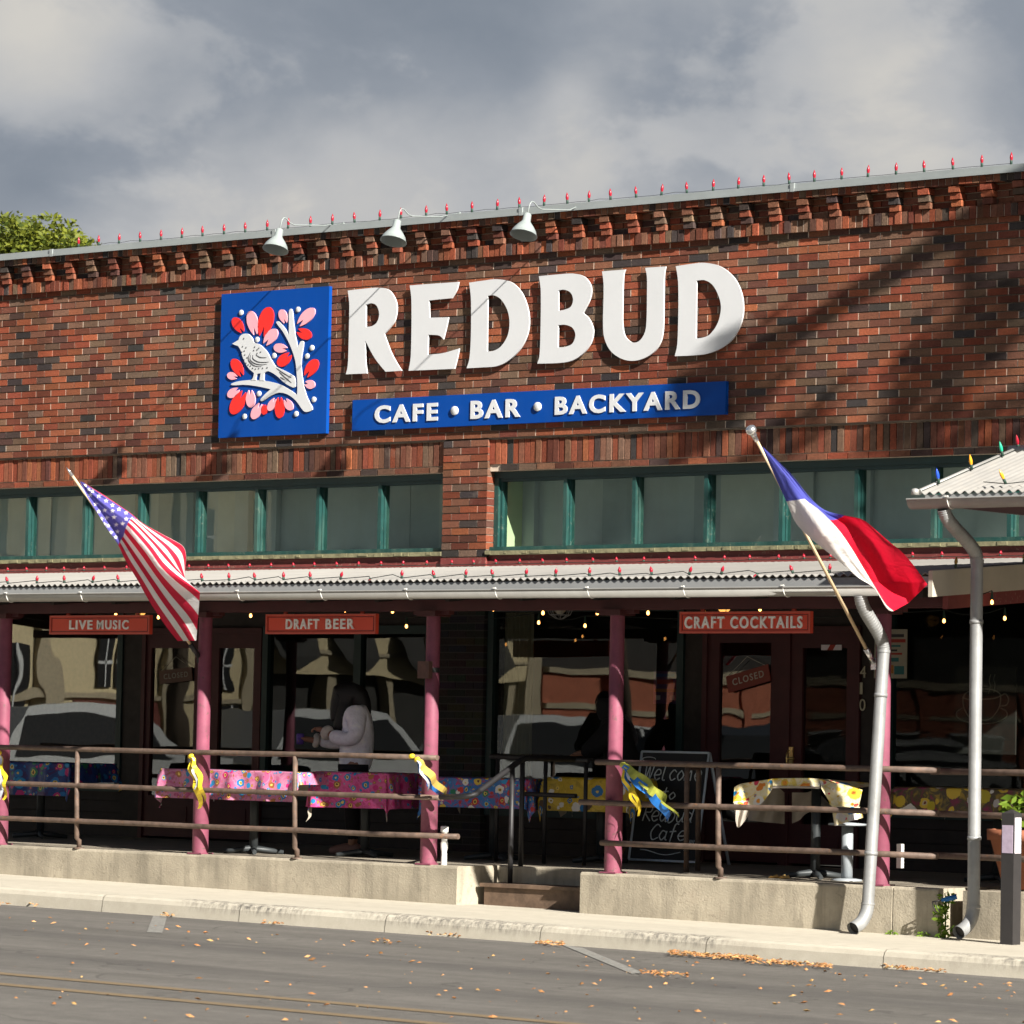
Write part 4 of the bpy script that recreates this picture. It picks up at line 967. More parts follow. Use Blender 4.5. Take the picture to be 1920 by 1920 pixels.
# gooseneck sign lamps
for (px, py, lab) in ((520, 452, 'white gooseneck lamp above the blue bird sign'), (741, 436, 'white gooseneck lamp above the letters R and E'), (985, 424, 'white gooseneck lamp above the letters D and B')):
    p = at(px, py, -1.1); x = p.x; y = -1.1; z = p.z
    o = thing('gooseneck_lamp', lab, 'lamp', 'gooseneck sign lamps', (x, .1, 5.9))
    ax = Vector((-.06, .34, 1)).normalized(); c = Vector((x, y, z))
    mb = MB(); mb.lathe(c, ax, [(-.085, .122), (-.083, .117), (-.045, .105), (.0, .075), (.035, .045), (.05, .038), (.115, .034), (.125, .022), (.127, .0)], 28); mb.lathe(c, ax, [(-.085, .119), (-.045, .100), (.0, .070), (.03, .0)], 28)
    mb.lathe(c, ax, [(-.086, .122), (-.091, .124), (-.086, .119)], 28); mb.build('shade', LAMPW, o)
    t = c + ax*.12
    pts = [t, t+ax*.06, (x, t.y+.02, z+.205), (x, t.y+.045, z+.228), (x, t.y+.075, z+.226), (x, t.y+.13, z+.190), (x, t.y+.19, z+.176), (x-.18, -.25, z+.255), (x-.25, .10, 5.93)]
    mb = MB(); mb.tube(pts, .0058, 8); mb.lathe((x-.25, .10, 5.884), (0, 0, 1), [(0, .035), (.008, .035), (.012, .014), (.05, .013), (.06, 0)], 12); mb.build('arm', LAMPW, o); loc_parent(o)

# ------------------------------------------------------------------ flags
def flagpole(parent, a, b, r, ball):
    a, b = Vector(a), Vector(b); mb = MB(); mb.tube([a, b], [r, r*.85], 12); mb.build('pole', POLEW, parent)
    d = (b-a).normalized(); mb = MB()
    if ball: mb.lathe(b, d, [(-.07, .016), (-.02, .018), (-.015, .024), (0, .018), (.01, .030), (.03, .040), (.055, .036), (.075, .0)], 14)
    else: mb.lathe(b, d, [(-.04, .013), (.0, .013), (.06, .0)], 10)
    mb.build('finial', CHROME, parent)
    mb = MB(); mb.tube([a-d*.05, a+d*.10], .022, 12); mb.obox(a-d*.05+Vector((0, .03, -.01)), (.022, 0, 0), (0, .03, 0), (0, 0, .045)); mb.build('bracket', IRON if not ball else CHROME, parent)
def sample(poly, t):                          # point at fraction t of the vertex index along a polyline (smoothed)
    k = len(poly)-1; u = min(max(t, 0), .99999)*k; i = int(u); f = u-i
    p0, p1, p2, p3 = poly[max(i-1, 0)], poly[i], poly[i+1], poly[min(i+2, k)]
    g = lambda d: .5*((2*p1[d]) + (p2[d]-p0[d])*f + (2*p0[d]-5*p1[d]+4*p2[d]-p3[d])*f*f + (3*p1[d]-p0[d]-3*p2[d]+p3[d])*f**3)
    return g(0), g(1)
def flagcloth(name, parent, curves, vs_, col, depth, nu=240, nv=150):
    """curves: contour lines along the fly in photo pixels; each is laid at its own depth from the pole plane"""
    mb_v, cols = [], []
    for j in range(nv+1):
        v = j/nv
        k = max(i for i in range(len(vs_)) if vs_[i] <= v+1e-9); k = min(k, len(vs_)-2); f = (v-vs_[k])/(vs_[k+1]-vs_[k])
        for i in range(nu+1):
            u = i/nu
            a, b = sample(curves[k], u), sample(curves[k+1], u)
            px, py = a[0]+(b[0]-a[0])*f, a[1]+(b[1]-a[1])*f
            p = at(px, py, depth(u, v, px, py)); mb_v.append(p); cols.append(col(u, v, px, py))
    fs = [(j*(nu+1)+i, j*(nu+1)+i+1, (j+1)*(nu+1)+i+1, (j+1)*(nu+1)+i) for j in range(nv) for i in range(nu)]
    me = bpy.data.meshes.new(name); me.from_pydata([tuple(p) for p in mb_v], [], fs)
    a = me.attributes.new('Col', 'FLOAT_COLOR', 'POINT'); buf = []
    for c in cols: buf += [*c, 1]
    a.data.foreach_set('color', buf); me.materials.append(FLAGM)
    me.polygons.foreach_set('use_smooth', [True]*len(fs)); me.update()
    o = bpy.data.objects.new(name, me); COL.objects.link(o); o.parent = parent; return o
us = thing('flag', 'American flag on a short pole tilted out from the porch post', 'flag', 'flags on porch poles', (-.23, -3.28, 1.72))
pa, pb = Vector((-.225, -3.29, 1.73)), Vector((-.285, -4.80, 3.186))
flagpole(us, pa, pb, .013, False)
cL = [(150, 903), (163, 930), (179, 956), (200, 990), (221, 1021), (236, 1052), (258, 1088), (278, 1124), (308, 1170), (333, 1202)]
cN = [(151, 903), (172, 932), (196, 962), (222, 992), (239, 1015), (262, 1047), (289, 1086), (317, 1125), (350, 1168), (368, 1201)]
cM = [(152, 903), (180, 933), (212, 962), (238, 980), (250, 990), (282, 1026), (305, 1058), (330, 1080), (358, 1099), (375, 1111)]
cQ = [(153, 903), (184, 928), (215, 947), (240, 964), (262, 983), (288, 1008), (310, 1030), (325, 1052), (334, 1068), (346, 1086)]
cT = [(154, 903), (190, 925), (220, 945), (245, 962), (268, 981), (298, 998), (324, 1012), (343, 1024), (349, 1042), (347, 1074)]
STARS = [(100+x/5.05, 860+y/5.05) for x, y in ((400, 430), (430, 500), (485, 490), (505, 560), (575, 555), (520, 635), (595, 625), (655, 615), (545, 700), (607, 690), (305, 252), (372, 308), (432, 352), (500, 398), (560, 440), (622, 478), (690, 512), (745, 570), (455, 570), (482, 622), (350, 345), (590, 745), (690, 570), (335, 290), (560, 495))]
URED, UWHT, UBLU = (.60, .022, .060), (.80, .785, .78), (.12, .11, .42)
def star_in(x, y, r):
    d = math.hypot(x, y)
    if d > r: return False
    a = math.atan2(x, y); s = math.pi*2/5; a = abs((a+s/2) % s - s/2)
    # star edge from tip (angle 0, r) to notch (36 deg, .40 r)
    tx, ty = 0.0, r; nx_, ny_ = .42*r*math.sin(R(36)), .42*r*math.cos(R(36))
    qx, qy = d*math.sin(a), d*math.cos(a)
    return (nx_-tx)*(qy-ty)-(ny_-ty)*(qx-tx) < 0
def uscol(u, v, px, py):
    ub = .450 - .21*v if v < .5 else .345 + (v-.5)*.13
    if u < ub and v < .93:
        return UWHT if any(star_in((px-a)*.97+(py-b)*.1, b-py, 4.8) for a, b in STARS) else UBLU
    return URED if int(v*13 + .02) % 2 == 0 else UWHT
def usdep(u, v, px, py):
    t = (1222-py)/337; base = -3.29 - 1.51*t - .08
    g = min(1, u*2.0)
    ridge = .07*math.exp(-((v-.5)/.15)**2)*g
    fold = (.022*math.sin(10*v+3*u) + .012*math.sin(21*v-6*u))*g
    return base - .34*(1-v)*g - ridge + fold + .10*max(0, v-.6)/.4*g*max(0, min(1, (1085-py)/60))
flagcloth('flag_cloth', us, [cL, cN, cM, cQ, cT], [0, .25, .5, .75, 1], uscol, usdep); loc_parent(us)
tx = thing('flag', 'blue, white and red Texas flag on a pole tilted out from the corner post', 'flag', 'flags on porch poles', (6.74, -3.28, 1.70))
flagpole(tx, (6.742, -3.29, 1.70), (6.848, -5.0, 3.255), .0135, True)
o6, k6 = (1400, 760), 3.692
C6 = lambda L: [(o6[0]+x/k6, o6[1]+y/k6) for x, y in L]
tL = C6([(105, 285), (190, 480), (270, 655), (335, 805), (420, 900), (520, 985), (640, 1080), (770, 1190), (880, 1265), (965, 1400), (1000, 1425)])
tW = C6([(108, 285), (260, 470), (395, 640), (500, 720), (590, 808), (660, 890), (740, 1010), (800, 1112), (878, 1240), (960, 1372), (1018, 1424)])
tV = C6([(110, 285), (290, 480), (425, 648), (530, 738), (635, 795), (735, 840), (830, 920), (920, 1030), (985, 1150), (1060, 1290), (1120, 1368)])
tT = C6([(112, 285), (300, 468), (440, 640), (545, 726), (680, 762), (800, 790), (890, 860), (985, 942), (1075, 1015), (1150, 1100), (1252, 1240)])
def txcol(u, v, px, py):
    ub = .205 if v < .5 else .385 + (v-.5)*.03
    if u < ub: return (.085, .095, .42)
    return (.80, .77, .73) if v < .5 else (.66, .010, .036)
def txdep(u, v, px, py):
    t = (1232-py)/420; base = min(-3.29-1.71*t-.06, -3.92); g = min(1, u*2.2)
    return base - .30*(1-v)*g - .05*math.exp(-((v-.30)/.22)**2)*g + .10*math.exp(-((v-.74)/.13)**2)*min(1, max(0, u-.25)*2.2) - .05*math.exp(-((v-1.0)/.1)**2)*u + (.012*math.sin(22*v+15*u) + .02*math.sin(9*u+5*v))*u
flagcloth('flag_cloth', tx, [tL, tW, tV, tT], [0, .5, .75, 1], txcol, txdep); loc_parent(tx)

# ------------------------------------------------------------------ tables and cloths
def drape(lab, grp, cx, cy, z, hx, hy, ov, rot, m, seed=0, flare=.12, fold=.018, n=64):
    """square oilcloth on a table: overhang ov = (left, right, front, back)"""
    r_ = random.Random(seed); ph = [r_.uniform(0, 6.3) for _ in range(4)]
    S0, S1, T0, T1 = -hx-ov[0], hx+ov[1], -hy-ov[2], hy+ov[3]
    vs, uvs = [], []
    ca_, sa_ = math.cos(rot), math.sin(rot)
    for j in range(n+1):
        for i in range(n+1):
            s, t = S0+(S1-S0)*i/n, T0+(T1-T0)*j/n
            sx, ty = max(-hx, min(hx, s)), max(-hy, min(hy, t)); dx, dy = s-sx, t-ty; d = math.hypot(dx, dy)
            if d > 0:
                ux, uy = dx/d, dy/d
                along = s*1.0 if abs(dy) > abs(dx) else t
                fl = flare*d + fold*min(1, d/.12)*math.sin(along*15+ph[0]) + .5*fold*min(1, d/.1)*math.sin(along*34+ph[1])
                corner = min(abs(dx), abs(dy))/max(.001, max(abs(dx), abs(dy)))
                fl += .05*corner*math.sin(3*math.atan2(dy, dx)+ph[2])
                drop = d*.985 - .012*min(1, d/.03); x, y, zz = sx+ux*(fl+.012), ty+uy*(fl+.012), z-max(0, drop)
            else: x, y, zz = s, t, z + .003*math.sin(s*9+ph[3])*math.sin(t*8)
            vs.append((cx+x*ca_-y*sa_, cy+x*sa_+y*ca_, zz)); uvs.append((s, t))
    fs = [(j*(n+1)+i, j*(n+1)+i+1, (j+1)*(n+1)+i+1, (j+1)*(n+1)+i) for j in range(n) for i in range(n)]
    me = bpy.data.meshes.new('tablecloth'); me.from_pydata(vs, [], fs); me.materials.append(m)
    uv = me.uv_layers.new(name='UVMap'); buf = []
    for l in me.loops: buf += list(uvs[l.vertex_index])
    uv.data.foreach_set('uv', buf); me.polygons.foreach_set('use_smooth', [True]*len(fs)); me.update()
    o = bpy.data.objects.new('tablecloth', me); COL.objects.link(o); tag(o, lab, 'tablecloth', grp); return o
def table(lab, cx, cy, z, hx, hy, rot=0, legm=TBL):
    o = thing('cafe_table', lab, 'table', 'cafe tables on the porch', (cx, cy, 0)); o.rotation_euler = (0, 0, rot)
    mb = MB(); mb.box(-hx, hx, -hy, hy, z-.032, z-.006); mb.build('tabletop', TBL, o)
    mb = MB(); mb.tube([(0, 0, .02), (0, 0, z-.032)], .038, 14); mb.build('pedestal', legm, o)
    mb = MB()
    for k in range(4):
        a = k*math.pi/2+.78; mb.tube([(0, 0, .05), (.26*math.cos(a), .26*math.sin(a), .018)], [.03, .018], 8)
    mb.build('foot', legm, o)
TB = [  # table label, cloth label, cx, cy, z, hx, hy, overhang(l,r,f,b), rot, cloth, leg
 ('cafe table under the pink cloth behind the first railing post', 'long light pink flowered oilcloth behind the left railing', -.04, -2.70, .722, .80, .34, (.24, .12, .27, .2), 0, CL_PINK, TBL, 1),
 ('cafe table under the magenta cloth near the woman', 'darker magenta flowered oilcloth with pointed corners near the woman', .87, -2.28, .728, .34, .34, (.32, .32, .32, .2), .30, CL_PINKD, TBL, 2),
 ('cafe table under the red and blue cloth beside the brick pillar', 'red and blue flowered oilcloth beside the brick pillar', 1.84, -1.72, .705, .46, .36, (.28, .28, .27, .2), .28, CL_MULTI, TBL, 3),
 ('cafe table under the sunflower cloth behind the step handrail', 'yellow sunflower oilcloth behind the step handrail', 2.66, -1.28, .725, .36, .36, (.26, .26, .30, .26), .35, CL_SUNF, TBL, 4),
 ('cafe table under the big flowered cloth right of the corner post', 'dark oilcloth with big yellow and white flowers right of the corner post', 6.85, -1.65, .728, .72, .36, (.2, .2, .22, .2), 0, CL_BIG, TBL, 6),
 ('cafe table under the navy cloth at the left end', 'navy blue flowered oilcloth on the leftmost table', -4.12, -1.30, .73, .62, .34, (.12, .20, .33, .2), .1, CL_DARK, TBL, 7),
 ('cafe table under a flowered cloth beyond the canopy downspout', 'dark flowered oilcloth at the right edge beyond the canopy downspout', 8.45, -1.65, .728, .55, .36, (.2, .2, .24, .2), 0, CL_BIG, TBL, 8)]
for (tl, cll, cx, cy, z, hx, hy, ov, rot, m, lg, sd) in TB:
    table(tl, cx, cy, z, hx, hy, rot, lg); drape(cll, 'flowered tablecloths', cx, cy, z, hx, hy, ov, rot, m, sd)
# the sunlit yellow cloth: front flap folded away so the table shows beneath
table('cafe table under the bright yellow cloth behind the right railing', 5.735, -2.52, .752, .24, .28, 0, TBL)
ycl = MB(); yuv = []
def ypatch(top, bot, Yt, Yb, m, wav=.012, nu=26, nv=10):
    g = []
    for j in range(nv+1):
        v = j/nv
        for i in range(nu+1):
            u = i/nu; a, b = sample(top, u), sample(bot, u)
            px, py = a[0]+(b[0]-a[0])*v, a[1]+(b[1]-a[1])*v
            yt = Yt[0]+(Yt[1]-Yt[0])*u; yb = Yb[0]+(Yb[1]-Yb[0])*u
            p = at(px, py, yt+(yb-yt)*v + wav*math.sin(u*13+v*3)*min(1, v*2)); g.append(p); yuv.append((p.x, p.z*1.0+p.y*.6))
    ycl.add(g, [(j*(nu+1)+i, j*(nu+1)+i+1, (j+1)*(nu+1)+i+1, (j+1)*(nu+1)+i) for j in range(nv) for i in range(nu)] if m else [(j*(nu+1)+i, (j+1)*(nu+1)+i, (j+1)*(nu+1)+i+1, j*(nu+1)+i+1) for j in range(nv) for i in range(nu)], None, m, True)
ypatch([(1377, 1476), (1388, 1470), (1412, 1466), (1449, 1460)], [(1375, 1505), (1390, 1508), (1424, 1509), (1450, 1477)], (-2.78, -2.82), (-2.92, -2.83), 0)
ypatch([(1376, 1505), (1386, 1508), (1404, 1510)], [(1379, 1538), (1385, 1552), (1403, 1530)], (-2.93, -2.90), (-2.98, -2.86), 1, .02)
ypatch([(1449, 1460), (1475, 1459), (1510, 1459), (1536, 1460)], [(1449, 1473), (1475, 1474), (1510, 1474), (1537, 1475)], (-2.82, -2.82), (-2.84, -2.84), 0, .004)
ypatch([(1449, 1473), (1490, 1474), (1537, 1475)], [(1448, 1478), (1490, 1478), (1538, 1479)], (-2.845, -2.845), (-2.84, -2.84), 1, .003)
ypatch([(1536, 1460), (1565, 1468), (1590, 1474), (1617, 1481)], [(1540, 1478), (1553, 1500), (1562, 1512), (1610, 1514)], (-2.82, -2.76), (-2.86, -2.82), 0)
ypatch([(1558, 1506), (1580, 1512), (1612, 1513)], [(1565, 1549), (1590, 1541), (1619, 1533)], (-2.86, -2.82), (-2.92, -2.84), 0, .018)
ypatch([(1403, 1512), (1428, 1500), (1452, 1476), (1471, 1486)], [(1402, 1538), (1428, 1541), (1450, 1543), (1471, 1545)], (-2.55, -2.30), (-2.60, -2.28), 1, .02)
ypatch([(1485, 1486), (1510, 1486), (1530, 1484), (1556, 1508)], [(1485, 1544), (1500, 1537), (1515, 1524), (1558, 1512)], (-2.26, -2.30), (-2.26, -2.45), 1, .02)
t0_ = [at(1449, 1460, -2.82), at(1536, 1460, -2.82)]
ycl.add([(5.22, -2.76, .715), t0_[0], t0_[1], (6.25, -2.72, .715), (6.2, -2.22, .745), (5.25, -2.22, .745)], [(0, 1, 5), (1, 4, 5), (1, 2, 4), (2, 3, 4)], None, 0); yuv += [(.1, .1), (.35, 0), (.8, 0), (1.1, .1), (1, .5), (.1, .5)]
ob = ycl.build('tablecloth', [CL_YEL, UND], recalc=False); uv = ob.data.uv_layers.new(name='UVMap'); buf = []
for l in ob.data.loops: buf += list(yuv[l.vertex_index])
uv.data.foreach_set('uv', buf)
tag(ob, 'sunlit bright yellow oilcloth with its front flap folded up behind the right railing', 'tablecloth', 'flowered tablecloths')
mb = MB(); mb.tube([(6.10, -2.62, .0), (6.10, -2.62, .42)], .045, 14); mb.lathe((6.10, -2.62, 0), (0, 0, 1), [(0, .12), (.012, .12), (.02, .05)], 16); mb.lathe((6.10, -2.62, .42), (0, 0, 1), [(0, .05), (.006, .15), (.02, .15), (.03, 0)], 16)
tag(mb.build('metal_stool', TBLG), 'grey metal stool on one leg behind the leaning downspout', 'stool')
# glass on the far table, plates on the pink table
mb = MB(); mb.lathe((8.02, -1.75, .735), (0, 0, 1), [(0, 0), (0, .03), (.11, .036), (.112, .033), (.01, .027)], 14); tag(mb.build('drinking_glass', mat('pale_glass', (.4, .5, .55), .1, 0, 0, trans=.6)), 'clear drinking glass on the flowered table at the right edge', 'glass')

# ------------------------------------------------------------------ ribbons tied to the rails
RY, RB, RG, RW = mat('yellow_ribbon', (.72, .52, .03), .45, 0, .15, 20), mat('blue_ribbon', (.02, .16, .50), .45, 0, .2, 20), mat('lime_ribbon', (.38, .40, .06), .5, 0, .2, 20), mat('white_ribbon', (.60, .62, .68), .5, 0, .1, 20)
def ribbon(parent, pts, w, m, Y, tw=.5):
    q = [at(x, y, Y) for x, y in cat_rom(pts, 6, False)]; mb = MB(); k = len(q)
    L, Rr = [], []
    for i, p in enumerate(q):
        d = (q[min(i+1, k-1)]-q[max(i-1, 0)]).normalized(); a = tw*math.sin(3.1*i/k+1)
        s = d.cross(Vector((0, 1, 0))).normalized()*math.cos(a) + Vector((0, 1, 0))*math.sin(a)
        ww = w*(.45+.55*min(1, 3*i/k)); L.append(p+s*ww+Vector((0, .02*math.sin(i*.9), 0))); Rr.append(p-s*ww+Vector((0, .02*math.sin(i*.9), 0)))
    for i in range(k-1): mb.face([L[i], L[i+1], Rr[i+1], Rr[i]], smooth=True)
    return mb.build('strand', m, parent, recalc=False)
def knot(parent, px, py, Y, m):
    p = at(px, py, Y); mb = MB(); mb.lathe(p, (1, 0, .3), [(-.03, 0), (-.02, .018), (0, .022), (.02, .018), (.03, 0)], 10); mb.build('knot', m, parent)
YRB = -3.36
r0 = thing('ribbon', 'yellow ribbon tied to the rail at the left edge post', 'ribbon', 'ribbons tied to the railing')
knot(r0, -2, 1412, YRB, RY); ribbon(r0, [(-1, 1416), (5, 1445), (10, 1470), (7, 1500)], .022, RY, YRB); ribbon(r0, [(-2, 1416), (0, 1450), (2, 1500)], .022, RW, YRB-.01)
r1 = thing('ribbon', 'long yellow ribbon hanging in front of the post below the American flag', 'ribbon', 'ribbons tied to the railing')
knot(r1, 358, 1418, YRB, RY); ribbon(r1, [(358, 1418), (362, 1445), (370, 1475), (375, 1516)], .034, RY, YRB); ribbon(r1, [(359, 1418), (368, 1440), (378, 1475), (384, 1505)], .022, RY, YRB-.02, .9); ribbon(r1, [(360, 1420), (365, 1450), (368, 1480)], .012, RW, YRB-.03)
r2 = thing('ribbon', 'blue and gold ribbon tied to the rail at the post beside the brick pillar', 'ribbon', 'ribbons tied to the railing')
knot(r2, 772, 1418, YRB, RY); knot(r2, 782, 1424, YRB-.01, RY)
ribbon(r2, [(780, 1424), (795, 1448), (808, 1470), (822, 1488)], .030, RB, YRB); ribbon(r2, [(784, 1424), (800, 1444), (818, 1468), (838, 1489)], .030, mat('gold_ribbon', (.60, .42, .10), .45, 0, .15, 20), YRB-.02); ribbon(r2, [(782, 1426), (794, 1452), (806, 1482)], .012, RW, YRB-.035)
r3 = thing('ribbon', 'blue and lime streamers blown from the post in front of the chalkboard', 'ribbon', 'ribbons tied to the railing')
knot(r3, 1168, 1434, YRB+.02, RG)
for pts, w, m in (([(1168, 1434), (1195, 1455), (1225, 1482), (1250, 1502)], .040, RG), ([(1168, 1436), (1200, 1470), (1230, 1500), (1255, 1535)], .036, RB), ([(1166, 1436), (1172, 1465), (1185, 1495), (1195, 1520)], .014, RY),
                  ([(1180, 1455), (1192, 1490), (1200, 1530)], .016, RY), ([(1167, 1436), (1176, 1470), (1192, 1500)], .026, RB), ([(1170, 1438), (1210, 1475), (1245, 1505), (1274, 1532)], .010, RG), ([(1167, 1436), (1185, 1462), (1210, 1480)], .012, RW)):
    ribbon(r3, pts, w, m, YRB+.02+rnd.uniform(-.03, .03))

# ------------------------------------------------------------------ chalkboard, posters, drawings
cbo = thing('chalkboard_sign', 'black A-frame chalkboard reading Welcome to Redbud Cafe behind the railing', 'chalkboard', None, (3.05, -.8, 0))
def bp(u, v, off=0): return Vector((2.695+u*.715, -.92+v*.16-off, .03+v*.925))
mb = MB(); mb.add([bp(0, 0), bp(1, 0), bp(1, 1), bp(0, 1), bp(0, 0, -.02), bp(1, 0, -.02), bp(1, 1, -.02), bp(0, 1, -.02)], [(0, 1, 2, 3), (4, 7, 6, 5), (0, 4, 5, 1), (1, 5, 6, 2), (2, 6, 7, 3), (3, 7, 4, 0)]); mb.build('board', BOARDK, cbo)
mb = MB()
for a, b in (((0, 0), (1, 0)), ((1, 0), (1, 1)), ((1, 1), (0, 1)), ((0, 1), (0, 0))): mb.tube([bp(*a, .004), bp(*b, .004)], .011, 6)
mb.build('frame', FRAMEL, cbo)
for u in (.03, .97):
    mb = MB(); mb.tube([bp(u, 1, -.03), Vector((2.695+u*.715, -.42, .0))], .014, 6); mb.build('back_leg', FRAMEL, cbo)
HW = {'W': [[(0, 1), (.22, 0), (.48, .8), (.7, 0), (1, 1.05)]], 'e': [[(.05, .28), (.75, .34), (.7, .58), (.35, .62), (.1, .3), (.4, 0), (.8, .12)]], 'l': [[(.3, 1.1), (.2, .1), (.5, 0)]], 'c': [[(.8, .5), (.45, .62), (.1, .3), (.4, 0), (.8, .12)]],
      'o': [[(.45, .6), (.1, .3), (.4, 0), (.8, .3), (.45, .6)]], 'm': [[(.0, .6), (.1, 0)], [(.06, .4), (.3, .6), (.42, 0)], [(.42, .4), (.7, .6), (.8, 0)]], 't': [[(.4, 1), (.35, .1), (.6, 0)], [(.1, .62), (.75, .66)]], 'R': [[(.1, 0), (.2, 1)], [(.2, 1), (.85, .85), (.75, .55), (.2, .5), (.9, 0)]],
      'd': [[(.7, .5), (.3, .6), (.1, .25), (.4, 0), (.75, .3)], [(.85, 1.1), (.75, .1), (.9, 0)]], 'b': [[(.2, 1.1), (.15, 0), (.6, .05), (.75, .4), (.4, .6), (.18, .35)]], 'u': [[(.1, .6), (.15, .1), (.45, 0), (.7, .3)], [(.75, .6), (.75, .1), (.9, 0)]], 'C': [[(.9, .85), (.5, 1), (.1, .5), (.4, 0), (.9, .15)]],
      'a': [[(.7, .5), (.3, .6), (.1, .25), (.4, 0), (.7, .25)], [(.72, .6), (.72, .1), (.9, 0)]], 'f': [[(.8, 1.05), (.45, 1.0), (.35, -.1)], [(.1, .55), (.7, .6)]]}
mb = MB()
def hand(word, u, v, su, sv, slant=.25):
    for ch in word:
        for st_ in HW[ch]:
            pts = cat_rom(st_, 4, False); mb.tube([bp(u+(x+slant*y)*su, v+y*sv, .004) for x, y in pts], .0058, 4)
        u += su*(1.12 if ch in 'Wm' else .92)
hand('Welcome', .07, .74, .125, .155); hand('to', .36, .565, .12, .11); hand('Redbud', .12, .36, .135, .15); hand('Cafe', .25, .19, .15, .14)
mb.tube([bp(u, .075+.02*math.sin(u*9), .004) for u in [.15+.6*i/20 for i in range(21)]], .004, 4)
mb.tube([bp(.12+.1*math.cos(a), .93+.02*math.sin(a), .004) for a in [k*.5 for k in range(9)]], .003, 4)
for k in range(5): mb.tube([bp(.80+.03*k, .10+.012*k, .004), bp(.86+.02*k, .20, .004)], .003, 4)
mb.build('chalk_writing', CHALK, cbo); loc_parent(cbo)
cup = thing('cup_chalkboard', 'dark board with a chalk drawn coffee cup inside the right window', 'chalkboard', None, (5.6, .2, .6))
YC = .16
a, b = at(1792, 1250, YC), at(1903, 1415, YC)
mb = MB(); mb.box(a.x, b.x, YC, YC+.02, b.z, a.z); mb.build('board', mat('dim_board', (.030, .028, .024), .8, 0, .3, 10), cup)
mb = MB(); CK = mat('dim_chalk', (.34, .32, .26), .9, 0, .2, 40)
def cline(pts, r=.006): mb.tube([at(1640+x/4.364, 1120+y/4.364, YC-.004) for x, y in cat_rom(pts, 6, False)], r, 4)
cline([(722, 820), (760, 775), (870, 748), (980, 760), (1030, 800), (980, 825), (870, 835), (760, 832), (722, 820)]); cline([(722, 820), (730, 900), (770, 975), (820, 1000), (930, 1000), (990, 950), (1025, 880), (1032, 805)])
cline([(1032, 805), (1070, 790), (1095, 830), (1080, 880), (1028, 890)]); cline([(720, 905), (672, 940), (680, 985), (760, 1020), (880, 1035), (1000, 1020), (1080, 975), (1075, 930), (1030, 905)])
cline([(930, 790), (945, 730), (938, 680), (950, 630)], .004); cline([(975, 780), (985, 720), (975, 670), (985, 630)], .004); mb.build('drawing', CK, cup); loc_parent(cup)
def poster(lab, px0, py0, px1, py1, Y, bars, base):
    a, b = at(px0, py0, Y), at(px1, py1, Y); o = thing('poster', lab, 'poster', None, (a.x, Y, b.z)); w, h = b.x-a.x, a.z-b.z
    mb = MB(); mb.box(a.x, b.x, Y, Y+.004, b.z, a.z); mb.build('sheet', base, o)
    ms = []; mb = MB()
    for (u0, u1, v0, v1, m) in bars:
        if m not in ms: ms.append(m)
        mb.box(a.x+u0*w, a.x+u1*w, Y-.0015, Y-.0003, b.z+v0*h, b.z+v1*h, None, ms.index(m))
    mb.build('print', ms, o); loc_parent(o)
poster('pale paper poster with coloured print behind the corner post', 1640, 1180, 1700, 1272, .02, [(.15, .9, .84, .90, INK), (.1, .95, .73, .80, PRED), (.2, .8, .64, .68, PTEAL), (.15, .7, .55, .59, INK), (.2, .85, .48, .52, PRED), (.15, .75, .34, .42, PTEAL), (.1, .6, .10, .27, PORNG), (.62, .92, .08, .25, PTEAL)], PAPER)
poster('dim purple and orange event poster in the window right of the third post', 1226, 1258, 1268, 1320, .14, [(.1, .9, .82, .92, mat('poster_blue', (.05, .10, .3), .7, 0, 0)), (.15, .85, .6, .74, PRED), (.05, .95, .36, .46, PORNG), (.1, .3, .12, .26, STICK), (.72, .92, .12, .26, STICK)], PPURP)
def closed(lab, corners, Y, m, wm):
    p = [at(x, y, Y) for x, y in corners]; o = thing('closed_sign', lab, 'sign', 'closed signs on the doors', p[3])
    ex = (p[2]-p[3]); w = ex.length; ex.normalize(); ez = (p[0]-p[3]); h = ez.length; ez.normalize()
    mb = MB(); c = (p[0]+p[1]+p[2]+p[3])/4; mb.obox(c, ex*w/2, (0, .006, 0), ez*h/2); mb.build('board', m, o)
    mb = MB(); put_text(mb, 'CLOSED', p[3]+ex*w*.14+ez*h*.32-Vector((0, .006, 0)), ex, ez, w*.74, h*.40, .003, (0, -1, 0), .01); mb.build('lettering', wm, o)
    mb = MB(); top = c+ez*h*.5; mb.tube([p[0]+ex*.03, top+Vector((0, 0, .12)), p[1]-ex*.03], .003, 5); mb.build('cord', wm, o); loc_parent(o)
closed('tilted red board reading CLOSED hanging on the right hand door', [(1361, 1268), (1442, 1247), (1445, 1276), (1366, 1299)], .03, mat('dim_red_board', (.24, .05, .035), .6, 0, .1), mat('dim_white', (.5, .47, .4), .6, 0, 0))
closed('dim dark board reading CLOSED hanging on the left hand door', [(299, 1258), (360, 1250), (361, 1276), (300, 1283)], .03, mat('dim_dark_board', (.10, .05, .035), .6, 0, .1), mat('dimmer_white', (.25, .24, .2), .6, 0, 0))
mb = MB(); a, b = at(1540, 1209, .03), at(1578, 1219, .03); mb.box(a.x, b.x, .028, .034, b.z, a.z, None, 0)
q0 = a.x+(b.x-a.x)*.3; mb.add([(q0, .026, b.z), (q0+.06, .026, b.z), (q0+.09, .026, a.z), (q0+.03, .026, a.z)], [(0, 1, 2, 3)], None, 1)
tag(mb.build('window_sticker', [STICK, PRED]), 'small red and white sticker high on the right hand door', 'sticker')

